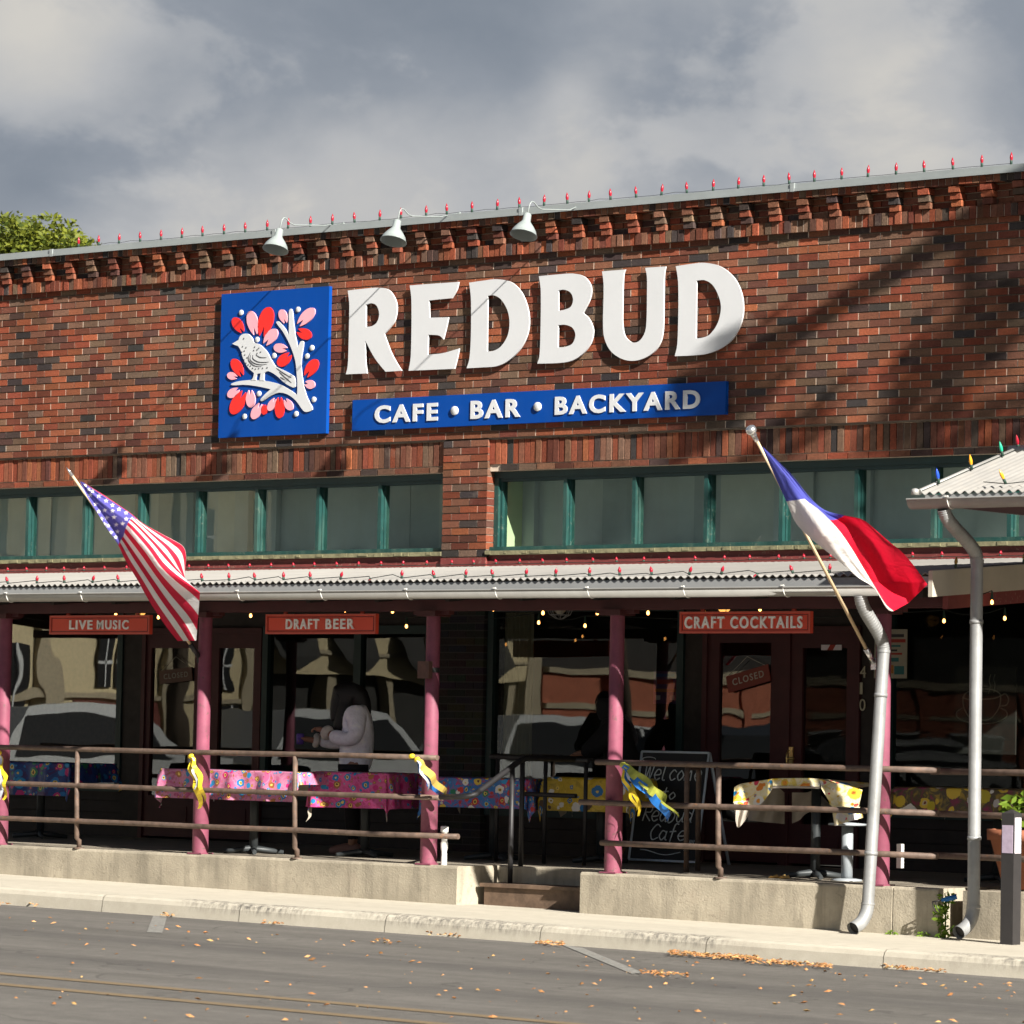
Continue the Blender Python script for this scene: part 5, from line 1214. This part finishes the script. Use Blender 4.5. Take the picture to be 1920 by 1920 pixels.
# ------------------------------------------------------------------ people
def skin(name, vs, es, rad, m, parent, sub=2, root=0):
    me = bpy.data.meshes.new(name); me.from_pydata([tuple(v) for v in vs], es, []); o = bpy.data.objects.new(name, me); COL.objects.link(o); o.parent = parent
    s = o.modifiers.new('Skin', 'SKIN'); s.use_smooth_shade = True
    for i, d in enumerate(me.skin_vertices[0].data): d.radius = (rad[i], rad[i]) if not isinstance(rad[i], tuple) else rad[i]; d.use_root = (i == root)
    b = o.modifiers.new('Sub', 'SUBSURF'); b.levels = sub; b.render_levels = sub
    me.materials.append(m); return o
def chain(pts):
    return [Vector(p) for p in pts]
class Sk:
    def __init__(s): s.v, s.e, s.r = [], [], []
    def add(s, p, r, par=None):
        s.v.append(Vector(p)); s.r.append(r)
        if par is not None: s.e.append((par, len(s.v)-1))
        return len(s.v)-1
    def line(s, pts, par):
        for p, r in pts: par = s.add(p, r, par)
        return par
P1 = thing('person', 'woman in a pale lavender jacket with long black hair, standing behind the tables', 'person', None, (.27, -1.75, 0))
fw = Vector((-.80, -.60, 0)); sd = Vector((-.60, .80, 0))       # forward (towards image left), her right = -sd
base = Vector((.27, -1.75, 0))
def B(f_, s_, z): return base + fw*f_ + sd*s_ + Vector((0, 0, z))
k = Sk(); pel = k.add(B(0, 0, .80), .085)
sp = k.line([(B(-.01, 0, .97), .11), (B(-.02, 0, 1.12), .12), (B(-.01, 0, 1.25), .10), (B(.02, 0, 1.31), .055), (B(.05, 0, 1.37), .052), (B(.09, 0, 1.44), .085), (B(.085, 0, 1.50), .075)], pel)
for sg in (-1, 1):
    e = k.line([(B(0, sg*.09, .74), .085), (B(.02, sg*.10, .45), .055), (B(0, sg*.10, .10), .036), (B(.02, sg*.10, .045), .035), (B(.15, sg*.11, .03), .028)], pel)
    ch = 3
    s0 = k.line([(B(0, sg*.16, 1.25), .055), (B(.0 if sg < 0 else .05, sg*.20, 1.02), .042)], ch)
    if sg < 0: h = k.line([(B(.16, sg*.14, 1.03), .032), (B(.27, sg*.06, 1.075), .026), (B(.30, sg*.045, 1.09), .028), (B(.33, sg*.03, 1.09), .026)], s0)
    else: h = k.line([(B(.26, sg*.20, .985), .032), (B(.40, sg*.16, .995), .026), (B(.43, sg*.15, 1.0), .028), (B(.46, sg*.14, 1.0), .026)], s0)
    hp = k.v[h]
    for q in range(4):                                             # curled fingers
        o_ = sd*((q-1.5)*.016); k.line([(hp+fw*.030+o_+Vector((0, 0, .006)), .0095), (hp+fw*.052+o_+Vector((0, 0, -.008)), .0085), (hp+fw*.048+o_+Vector((0, 0, -.030)), .0075)], h)
    k.line([(hp+fw*.004-sd*sg*.028+Vector((0, 0, .006)), .010), (hp+fw*.032-sd*sg*.030+Vector((0, 0, .012)), .0085)], h)
skin('body', k.v, k.e, k.r, SKIN, P1, 2, pel)
k = Sk(); pel = k.add(B(0, 0, .68), .17)
k.line([(B(-.01, 0, .90), .16), (B(-.02, 0, 1.05), .165), (B(-.03, 0, 1.18), .155), (B(-.01, 0, 1.27), .11), (B(.03, 0, 1.315), .085)], pel)
for sg in (-1, 1):
    s0 = k.line([(B(-.01, sg*.15, 1.235), .095), (B(-.03 if sg < 0 else .03, sg*.215, 1.10), .088), (B(.0 if sg < 0 else .06, sg*.21, 1.0), .082)], 3)
    if sg < 0: k.line([(B(.12, sg*.155, 1.01), .076), (B(.22, sg*.085, 1.05), .060)], s0)
    else: k.line([(B(.20, sg*.20, .975), .068), (B(.34, sg*.17, .99), .052)], s0)
skin('jacket', k.v, k.e, k.r, JACK, P1, 2, pel)
for pts in ((B(.215, -.088, 1.048), B(.275, -.055, 1.075)), (B(.335, .172, .988), B(.385, .162, .995))):
    mb = MB(); d = (pts[1]-pts[0]); mb.tube([pts[0], pts[0]+d*.3, pts[0]+d*.7, pts[1]], [.052, .066, .066, .05], 14); mb.build('cuff', CUFF, P1)
mb = MB(); mb.lathe(B(.50, .14, 1.0), (0, 0, 1), [(-.045, 0), (-.045, .032), (.03, .036), (.05, .03), (.05, 0)], 14, 0); mb.build('handful', mat('violet_wrap', (.10, .05, .28), .5, 0, .4, 40), None)
tag(bpy.data.objects['handful'], 'small violet package held in the hand of the woman in lavender', 'package')
k = Sk(); a_ = k.add(B(.06, 0, 1.455), .128)
k.line([(B(.045, 0, 1.515), .075)], a_)
k.line([(B(.06, 0, 1.36), .125), (B(.07, -.01, 1.26), .115), (B(.11, -.03, 1.17), .09), (B(.14, -.04, 1.11), .065), (B(.15, -.04, 1.06), .035)], a_)
k.line([(B(-.01, 0, 1.38), .11), (B(-.06, 0, 1.28), .10), (B(-.07, -.02, 1.17), .06)], a_)
k.line([(B(.14, 0, 1.42), .085), (B(.17, 0, 1.30), .07), (B(.18, -.02, 1.15), .045)], a_)
skin('hair', k.v, k.e, k.r, HAIR, P1, 2, a_)
k = Sk(); pel = k.add(B(0, 0, .80), .135)
for sg in (-1, 1): k.line([(B(.0, sg*.09, .70), .10), (B(.02, sg*.10, .45), .072), (B(0, sg*.10, .11), .055)], pel)
skin('trousers', k.v, k.e, k.r, JEAN, P1, 1, pel)
for sg in (-1, 1):
    mb = MB(); mb.tube([B(-.06, sg*.10, .045), B(-.03, sg*.10, .05), B(.08, sg*.105, .045), B(.18, sg*.11, .03), B(.20, sg*.11, .025)], [.03, .045, .046, .035, .018], 12); mb.build('shoe', SHOE, P1)
loc_parent(P1)
P2 = thing('person', 'dark figure in black clothes partly hidden behind the third pink post', 'person', None, (2.15, -.40, 0))
base = Vector((2.17, -.40, 0)); fw = Vector((-.86, -.5, 0)); sd = Vector((-.5, .86, 0))
k = Sk(); pel = k.add(B(-.06, 0, .78), .12)
k.line([(B(-.04, 0, .92), .12), (B(0, 0, 1.06), .13), (B(.05, 0, 1.18), .11), (B(.09, 0, 1.24), .055), (B(.12, 0, 1.29), .052), (B(.15, 0, 1.36), .085), (B(.145, 0, 1.41), .07)], pel)
for sg in (-1, 1):
    k.line([(B(-.04, sg*.10, .70), .09), (B(.03, sg*.11, .42), .06), (B(-.02, sg*.11, .09), .04), (B(.0, sg*.11, .045), .036), (B(.13, sg*.12, .03), .03)], pel)
    h = k.line([(B(.04, sg*.18, 1.17), .06), (B(.16, sg*.24, 1.0), .045), (B(.30, sg*.16, .93), .034), (B(.34, sg*.15, .92), .028), (B(.37, sg*.14, .91), .027)], 2); hp = k.v[h]
    for q in range(4): o_ = sd*((q-1.5)*.016); k.line([(hp+fw*.030+o_, .0095), (hp+fw*.050+o_+Vector((0, 0, -.018)), .0085), (hp+fw*.042+o_+Vector((0, 0, -.04)), .0075)], h)
    k.line([(hp-sd*sg*.03, .010), (hp+fw*.03-sd*sg*.03, .0085)], h)
skin('body', k.v, k.e, k.r, SKIN, P2, 2, pel)
k = Sk(); pel = k.add(B(-.06, 0, .72), .175)
k.line([(B(-.04, 0, .86), .175), (B(0, 0, 1.02), .18), (B(.04, 0, 1.15), .16), (B(.09, 0, 1.23), .10), (B(.10, 0, 1.30), .12), (B(.115, 0, 1.38), .118), (B(.11, 0, 1.42), .08)], pel)
for sg in (-1, 1): k.line([(B(.03, sg*.17, 1.15), .105), (B(.15, sg*.25, 1.02), .095), (B(.24, sg*.20, .95), .085), (B(.31, sg*.16, .93), .055)], 3)
skin('coat', k.v, k.e, k.r, BLKC, P2, 2, pel)
k = Sk(); pel = k.add(B(-.06, 0, .76), .14)
for sg in (-1, 1): k.line([(B(-.04, sg*.10, .68), .105), (B(.03, sg*.11, .42), .08), (B(-.02, sg*.11, .08), .06)], pel)
skin('trousers', k.v, k.e, k.r, JEAN, P2, 1, pel)
loc_parent(P2)

# ------------------------------------------------------------------ small things on the pavement and platform
bk = thing('square_bollard', 'black square wooden bollard with two pale stickers at the right edge', 'bollard', None, (8.2, -3.6, -.37))
mb = MB(); mb.box(8.10, 8.205, -3.60, -3.495, -.40, .575); mb.add([(8.10, -3.60, .575), (8.205, -3.60, .575), (8.205, -3.495, .575), (8.10, -3.495, .575), (8.152, -3.548, .605)], [(0, 1, 4), (1, 2, 4), (2, 3, 4), (3, 0, 4)]); mb.build('shaft', BLKP, bk)
mb = MB(); mb.box(8.108, 8.197, -3.604, -3.600, .29, .49); mb.build('front_sticker', mat('lilac_sticker', (.34, .28, .36), .5, 0, .15, 30), bk)
mb = MB(); mb.box(8.205, 8.209, -3.59, -3.51, .29, .545); mb.build('side_sticker', STICK, bk); loc_parent(bk)
pt_ = thing('potted_plant', 'terracotta pot with green leaves behind the black bollard', 'plant', None, (7.78, -2.55, 0))
mb = MB(); mb.lathe((7.71, -2.62, 0), (0, 0, 1), [(0, 0), (0, .17), (.36, .27), (.36, .295), (.44, .30), (.44, .265), (.40, .25)], 28); mb.build('pot', TERRA, pt_)
def leaves(c, rad, n, size, rng, zs=1.0, mb=None):
    mb = mb or MB()
    for _ in range(n):
        while True:
            p = Vector((rng.uniform(-1, 1), rng.uniform(-1, 1), rng.uniform(-1, 1)))
            if .25 < p.length < 1: break
        q = Vector(c)+Vector((p.x*rad, p.y*rad, p.z*rad*zs))
        d = Vector((rng.gauss(0, 1), rng.gauss(0, 1), rng.gauss(0, .7))).normalized(); e = d.cross(Vector((rng.gauss(0, 1), rng.gauss(0, 1), rng.gauss(0, 1)))).normalized()
        s = size*rng.uniform(.6, 1.3); c_ = rng.random()
        mb.face([q-d*s, q+e*s*.45-d*s*.1, q+d*s, q-e*s*.45-d*s*.1], (c_, c_, c_))
    return mb
rg = random.Random(5)
mb = leaves((7.72, -2.62, .58), .22, 120, .055, rg, .7); mb.build('foliage', LEAFB, pt_, recalc=False); loc_parent(pt_)
wd = thing('weed', 'bright green weed growing in the gap between the platform walls', 'plant', None, (7.42, -3.3, -.36))
mb = MB()
for i in range(7): leaves((7.43+rg.uniform(-.03, .03), -3.30+rg.uniform(-.05, .02), -.33+i*.045), .06, 22, .026, rg, .7, mb)
mb.build('foliage', LEAFB, wd, recalc=False); mb = MB(); mb.tube([(7.43, -3.28, -.38), (7.42, -3.27, -.05)], .006, 5); mb.build('stem', LEAFB, wd); loc_parent(wd)
for i, (x, lab) in enumerate(((6.99, 'tiny weed at the wall foot left of the green plant'), (7.27, 'small weed at the wall foot beside the green plant'))):
    mb = leaves((x, -3.34, zw(x)+.015), .05+.02*i, 40, .014, rg, .35); tag(mb.build('weed', LEAFB, recalc=False), lab, 'plant')
tl = thing('hand_cultivator', 'three pronged hand cultivator with a blue handle lodged at the platform corner', 'garden tool', None, (7.5, -3.3, -.06))
mb = MB(); mb.tube([at(1765, 1688, -3.36), at(1775, 1686, -3.34), at(1794, 1681, -3.30)], [.012, .018, .02], 10); mb.build('handle', TOOLB, tl)
mb = MB(); mb.tube([at(1766, 1688, -3.36), at(1748, 1691, -3.39)], .006, 6)
for dx in (0, 6): mb.tube([at(1748+dx, 1691-dx*.15, -3.39), at(1750+dx, 1700, -3.40), at(1755+dx, 1709, -3.40)], .0045, 6)
mb.build('prongs', IRON, tl); loc_parent(tl)
mb = MB(); mb.lathe((2.50, -3.16, 0), (0, 0, 1), [(0, .026), (.11, .024), (.14, .031), (.18, .031), (.19, .024), (.265, .024), (.268, .033), (.31, .033), (.316, .028), (.3165, 0)], 18)
tag(mb.build('cleanout_pipe', PVC), 'short white capped plastic pipe standing beside the second post', 'pipe')
mb = MB()
for (x, y, s) in ((5.75, -3.0, .06), (5.83, -3.06, .05), (5.70, -3.02, .045)):
    mb.face([(x-s, y-s*.4, .012), (x, y-s, .03), (x+s, y, .014), (x+.2*s, y+s*.6, .04)], (.55, .35, .12))
tag(mb.build('dry_leaves', LEAFD, recalc=False), 'few dry leaves lying on the platform under the yellow cloth', 'leaves', None, 'stuff')
# letter box-like cover seen beside the corner post
mb = MB(); mb.box(6.845, 6.885, -3.06, -3.02, .13, .31); tag(mb.build('outlet_cover', PVC), 'small white box beside the foot of the corner post', 'box')
jb = thing('junction_box', 'dark metal junction box strapped high on the second pink post', 'box', None, (2.36, -3.28, 1.6))
mb = MB(); mb.box(2.30, 2.42, -3.31, -3.262, 1.52, 1.66); mb.build('case', mat('rust_box', (.10, .05, .04), .7, .2, .3, 20), jb); mb = MB(); mb.lathe((2.368, -3.2, 1.59), (0, 0, 1), [(-.02, .062), (.02, .062)], 20); mb.build('strap', IRON, jb); loc_parent(jb)

# fallen leaves on the road: uncountable litter, one object
mb = MB(); rl = random.Random(11)
def dry(p, s, zf, lift=.0):
    a = rl.uniform(0, 6.3); d = Vector((math.cos(a), math.sin(a), rl.uniform(-.3, .3))); e = Vector((-d.y, d.x, rl.uniform(-.4, .4)))*.55
    c = Vector((p.x, p.y, zf(p.x)+.012+lift)); k_ = rl.uniform(.55, 1.15); b_ = rl.choice([(.40, .20, .08), (.34, .15, .055), (.42, .26, .10), (.20, .10, .04), (.46, .25, .11)]); c0 = tuple(x*k_ for x in b_)
    up = Vector((0, 0, s*.35))
    mb.face([c-d*s, c+e*s-up*.2, c+up], c0); mb.face([c+e*s-up*.2, c+d*s, c+up], c0); mb.face([c+d*s, c-e*s, c+up], c0); mb.face([c-e*s, c-d*s, c+up], c0)
for _ in range(300):
    px = rl.uniform(-60, 1980); t = rl.random()**1.8; py = 1712+.069*px + t*(230) + 4
    if rl.random() < .35 and px < 900: continue
    dry(A(px, py), rl.uniform(.009, .030), zr)
for (x0, x1, y0, n_) in ((-5, 20, 1696, 10), (55, 70, 1698, 8), (292, 330, 1717, 22), (488, 530, 1731, 26), (792, 862, 1752, 90), (1003, 1056, 1771, 60), (1252, 1420, 1795, 330), (1400, 1560, 1809, 190), (1655, 1775, 1818, 130), (1200, 1290, 1829, 60), (690, 735, 1768, 16)):
    for _ in range(n_):
        px = rl.uniform(x0, x1); sl_ = .069*(px-(x0+x1)/2); dry(A(px, y0+sl_+rl.uniform(-1, 5)), rl.uniform(.012, .026), zr, rl.random()*.02)
for _ in range(60): px = rl.uniform(0, 1900); dry(A(px, 1722+.069*px+rl.uniform(0, 160)), rl.uniform(.006, .012), zr)
tag(mb.build('fallen_leaves', LEAFD, recalc=False), 'dry orange leaves scattered over the road and piled along the kerb', 'leaves', None, 'stuff')

# ------------------------------------------------------------------ trees
def tree(lab, base, limbs, crowns, lm, leaf, seed, r0=.2):
    o = thing('tree', lab, 'tree', None, base); rg_ = random.Random(seed)
    mb = MB(); b = Vector(base)
    for pts, ra, rb in limbs:
        mb.tube([Vector(p) for p in pts], [ra+(rb-ra)*i/(len(pts)-1) for i in range(len(pts))], 9)
    mb.build('trunk', BARK, o)
    mb = MB()
    for c, rad, n_ in crowns: leaves(c, rad, n_, leaf, rg_, .8, mb)
    mb.build('crown', lm, o, recalc=False); loc_parent(o)
c0 = at(20, 470, 12)
cr = []
for (px, py, rr, n_) in ((-30, 480, .5, 300), (25, 452, .55, 330), (55, 475, .5, 300), (95, 450, .5, 300), (120, 470, .42, 240), (150, 478, .35, 150), (75, 500, .5, 300), (15, 500, .5, 300), (-80, 475, .6, 300), (125, 492, .6, 260), (60, 440, .25, 80), (20, 428, .22, 70)):
    p = at(px, py, 12+rnd.uniform(-.6, .6)); cr.append((tuple(p), rr, n_))
tree('sunlit green tree showing above the parapet at the far left', (c0.x, 12, -.5), [([(c0.x, 12, -.5), (c0.x+.1, 12, 4), (c0.x-.1, 12, 7.4)], .22, .08), ([(c0.x, 12, 5), (c0.x+1.2, 12.1, 7.7)], .08, .03), ([(c0.x, 12, 5), (c0.x-1.0, 11.9, 8)], .08, .03)], [(c, r_, int(n_*2.2)) for c, r_, n_ in cr], LEAFA, .055, 3)
# street tree out of frame to the right: its limbs throw the soft shadows on the brick
TS = 2.5
def sh_pt(X, Z): s = TS; return (X+2.9*s, -s, Z+1.75*s)
tb = (15.6, -2.6, -.7)
lb = [([tb, (15.5, -2.6, 5), (15.3, -2.55, 9), (15.0, -2.5, 11.2)], .24, .14),
      ([(15.2, -2.55, 10.4), sh_pt(6.7, 5.95), sh_pt(5.55, 5.47), sh_pt(4.35, 4.92), sh_pt(3.3, 4.40), sh_pt(2.75, 4.12)], .12, .085),
      ([sh_pt(5.6, 5.45), sh_pt(5.45, 4.9), sh_pt(5.35, 4.3), sh_pt(5.1, 3.8)], .05, .04), ([(15.0, -2.5, 11.2), (14.7, -2.6, 14)], .12, .04), ([(15.2, -2.5, 10.6), (17, -2.2, 13.5)], .1, .03)]
crs = [(sh_pt(2.85, 4.30), .26, 150), (sh_pt(3.02, 3.95), .24, 120), (sh_pt(5.30, 4.45), .26, 120), (sh_pt(5.15, 4.05), .28, 130), (sh_pt(6.1, 5.62), .34, 220), (sh_pt(5.9, 3.78), .30, 110), (sh_pt(5.2, 3.68), .25, 80), (sh_pt(6.9, 5.4), .7, 420), (sh_pt(3.6, 3.7), .25, 60), ((14.8, -2.6, 14.6), 1.5, 600), ((17, -2.4, 14), 1.5, 500)]
tree('tall street tree beyond the right edge whose limbs shade the brick', tb, lb, crs, LEAFA, .08, 9)

# ------------------------------------------------------------------ across the street (seen only as reflections in the shop glass)
STUC = mat('beige_stucco', (.62, .52, .33), .9, 0, .08, 1); BRK2 = mat('red_brick_far', (.40, .13, .075), .9, 0, .25, 9); DKG = mat('dark_opening', (.015, .016, .018), .3, 0, 0)
GREYM = mat('grey_awning', (.30, .30, .28), .6, .2, .1, 3)
DKT = mat('dark_shaded_front', (.028, .027, .025), .7, 0, .3, 3); TRIM = mat('stucco_trim', (.40, .34, .24), .9, 0, .1, 3)  # near-black tone paints in the storefront's shade under its awnings
ac = thing('stucco_building', 'beige stucco shop building across the street seen in the shop glass', 'building', None, (-22, -20, 0))
mb = MB(); mb.box(-30, -20.5, -19.3, -10, -.6, 5.0); mb.box(-30, -20.9, -26.2, -19.3, -.6, 2.05, None, 1); mb.box(-30, -20.5, -26.2, -19.3, 2.05, 2.85); mb.box(-30, -21.4, -26.2, -19.3, 2.85, 5.4, None, 1)
mb.build('wall', [STUC, DKT], ac)
mb = MB()
for z in (1.55, 2.75, 3.6): mb.box(-20.5, -20.42, -19.3, -10, z, z+.10)
for y in (-19.2, -17.3, -14.6, -12.7, -10.9): mb.box(-20.5, -20.40, y, y+.22, -.5, 4.9)
for y in (-26.1, -24.4, -22.9, -21.3, -19.7): mb.box(-20.9, -20.60, y, y+.16, -.5, 2.05)
mb.box(-20.5, -20.45, -26.2, -19.3, 2.40, 2.46); mb.build('trim', TRIM, ac)
mb = MB()
for y in (-25.6, -23.9, -22.2, -20.6): mb.add([(-20.5, y, 2.85), (-20.5, y+1.2, 2.85), (-20.2, y+1.1, 2.35), (-20.2, y+.1, 2.35)], [(0, 1, 2, 3)]); mb.add([(-20.2, y+1.1, 2.35), (-20.2, y+.1, 2.35), (-20.2, y+.6, 2.1)], [(0, 1, 2)])
mb.build('awning', DKT, ac)
mb = MB(); mb.box(-20.6, -20.43, -17.0, -15.0, .2, 1.5); mb.box(-20.6, -20.43, -12.6, -11.5, .2, 2.4); mb.build('painted_panel', mat('maroon_panel', (.17, .05, .04), .9, 0, .3, 2), ac)
for y, z0, z1 in ((-18.9, .2, 1.5), (-16.6, 1.75, 2.6), (-15.9, 1.75, 2.6), (-14.2, .2, 2.3), (-13.4, 1.75, 2.6), (-18.7, 1.8, 2.6), (-17.9, 3.8, 4.6), (-14.1, 3.0, 3.5)):
    mb = MB(); mb.box(-20.52, -20.44, y, y+.55, z0, z1); f = mb.build('window', DKG, ac)
    mb = MB(); mb.box(-20.44, -20.41, y+.25, y+.30, z0, z1); mb.box(-20.44, -20.41, y, y+.55, (z0+z1)/2-.02, (z0+z1)/2+.02); mb.build('window_bar', WHITE, f)
loc_parent(ac)
for i, (x_, y_, h_) in enumerate(((-17.6, -14.4, 8), (-17.8, -20.6, 8.5), (-17.7, -25.4, 8))):
    o_ = thing('utility_pole', ('dark wooden utility pole across the street by the beige wall', 'dark wooden utility pole across the street by the awnings', 'dark wooden utility pole across the street where beige meets brick')[i], 'pole', 'utility poles across the street', (x_, y_, -.6))
    mb = MB(); mb.tube([(x_, y_, -.6), (x_+.1, y_, h_)], [.13, .09], 10); mb.build('pole', BARK, o_)
    mb = MB(); mb.box(x_-.05, x_+.15, y_-1, y_+1, h_-.9, h_-.78); mb.build('crossarm', BARK, o_); loc_parent(o_)
ac = thing('brick_warehouse', 'low red brick building across the street seen in the shop glass', 'building', None, (-22, -30, 0))
mb = MB(); mb.box(-30, -20.5, -26.8, -26.25, -.6, 2.6, None, 1); mb.box(-30, -20.5, -44, -26.85, -.6, 2.35)
for y in range(-43, -27, 2): mb.box(-20.5, -20.42, y, y+.3, -.5, 2.35)
mb.box(-20.5, -20.44, -44, -26.85, 1.62, 1.72, None, 1); mb.box(-20.5, -20.38, -44, -26.85, 2.22, 2.36, None, 1)
mb.build('wall', [BRK2, TRIM], ac)
mb = MB(); mb.box(-29, -22, -44, -26.85, 2.35, 5.5); mb.build('roof', DKT, ac)
for y in (-42, -39, -36, -33.2, -30.4, -28.2):
    mb = MB(); mb.box(-20.52, -20.46, y, y+2.0, .35, 1.35); f = mb.build('window', DKG, ac)
    mb = MB()
    for q in (0, .5, 1): mb.box(-20.46, -20.42, y+q*2-.03, y+q*2+.03, .35, 1.35)
    for z in (.35, 1.0, 1.35): mb.box(-20.46, -20.42, y, y+2.0, z-.03, z+.03)
    mb.build('window_frame', WHITE, f)
loc_parent(ac)
def car(lab, cx, cy, paint, h=1.72, L=4.7, rot=R(90)):
    o = thing('parked_car', lab, 'car', 'cars parked across the street', (cx, cy, zr(cx))); o.rotation_euler = (0, 0, rot)
    w = .93; pr = [(-L/2, .35), (-L/2+.05, .75), (-L/2+.15, .98), (-L*.24, 1.06), (-L*.10, h-.06), (0, h), (L*.34, h-.03), (L*.46, 1.08), (L/2, .85), (L/2, .38)]
    mb = MB(); n_ = len(pr)
    lf = [(x, -w+(.16 if z > 1.2 else 0), z) for x, z in pr]; rt = [(x, w-(.16 if z > 1.2 else 0), z) for x, z in pr]
    mb.add(lf+rt, [(i, i+1, n_+i+1, n_+i) for i in range(n_-1)] + [tuple(range(n_)), tuple(range(n_, 2*n_))]); mb.build('body', paint, o)
    mb = MB()
    for s in (-1, 1): mb.add([(-L*.21, s*(w+.02), .96), (L*.44, s*(w+.02), .98), (L*.36, s*(w-.09), h-.16), (-L*.09, s*(w-.09), h-.16)], [(0, 1, 2, 3)])
    mb.build('window', DKG, o)
    for x in (-L*.31, L*.30):
        for s in (-1, 1):
            mb = MB(); mb.lathe((x, s*(w-.12), .35), (0, s, 0), [(0, .35), (.14, .35), (.15, .30), (.152, .0)], 20); wh = mb.build('wheel', IRON, o)
            mb = MB(); mb.lathe((x, s*(w-.12), .35), (0, s, 0), [(.155, .21), (.158, .0)], 16); mb.build('rim', GALV, wh)
WCAR = mat('white_car_paint', (.50, .51, .52), .25, 0, 0); BCAR = mat('dark_car_paint', (.03, .035, .045), .25, 0, 0)
car('white parked car across the street, the nearest one', -16.8, -11.6, WCAR); car('white parked car across the street, the northern one', -16.8, -16.9, WCAR); car('white parked car across the street, the middle one', -16.8, -22.2, WCAR)
car('dark parked car across the street', -16.8, -27.6, BCAR); car('white parked car across the street, the southern one', -16.8, -33, WCAR, 1.5)
bpy.context.view_layer.update()
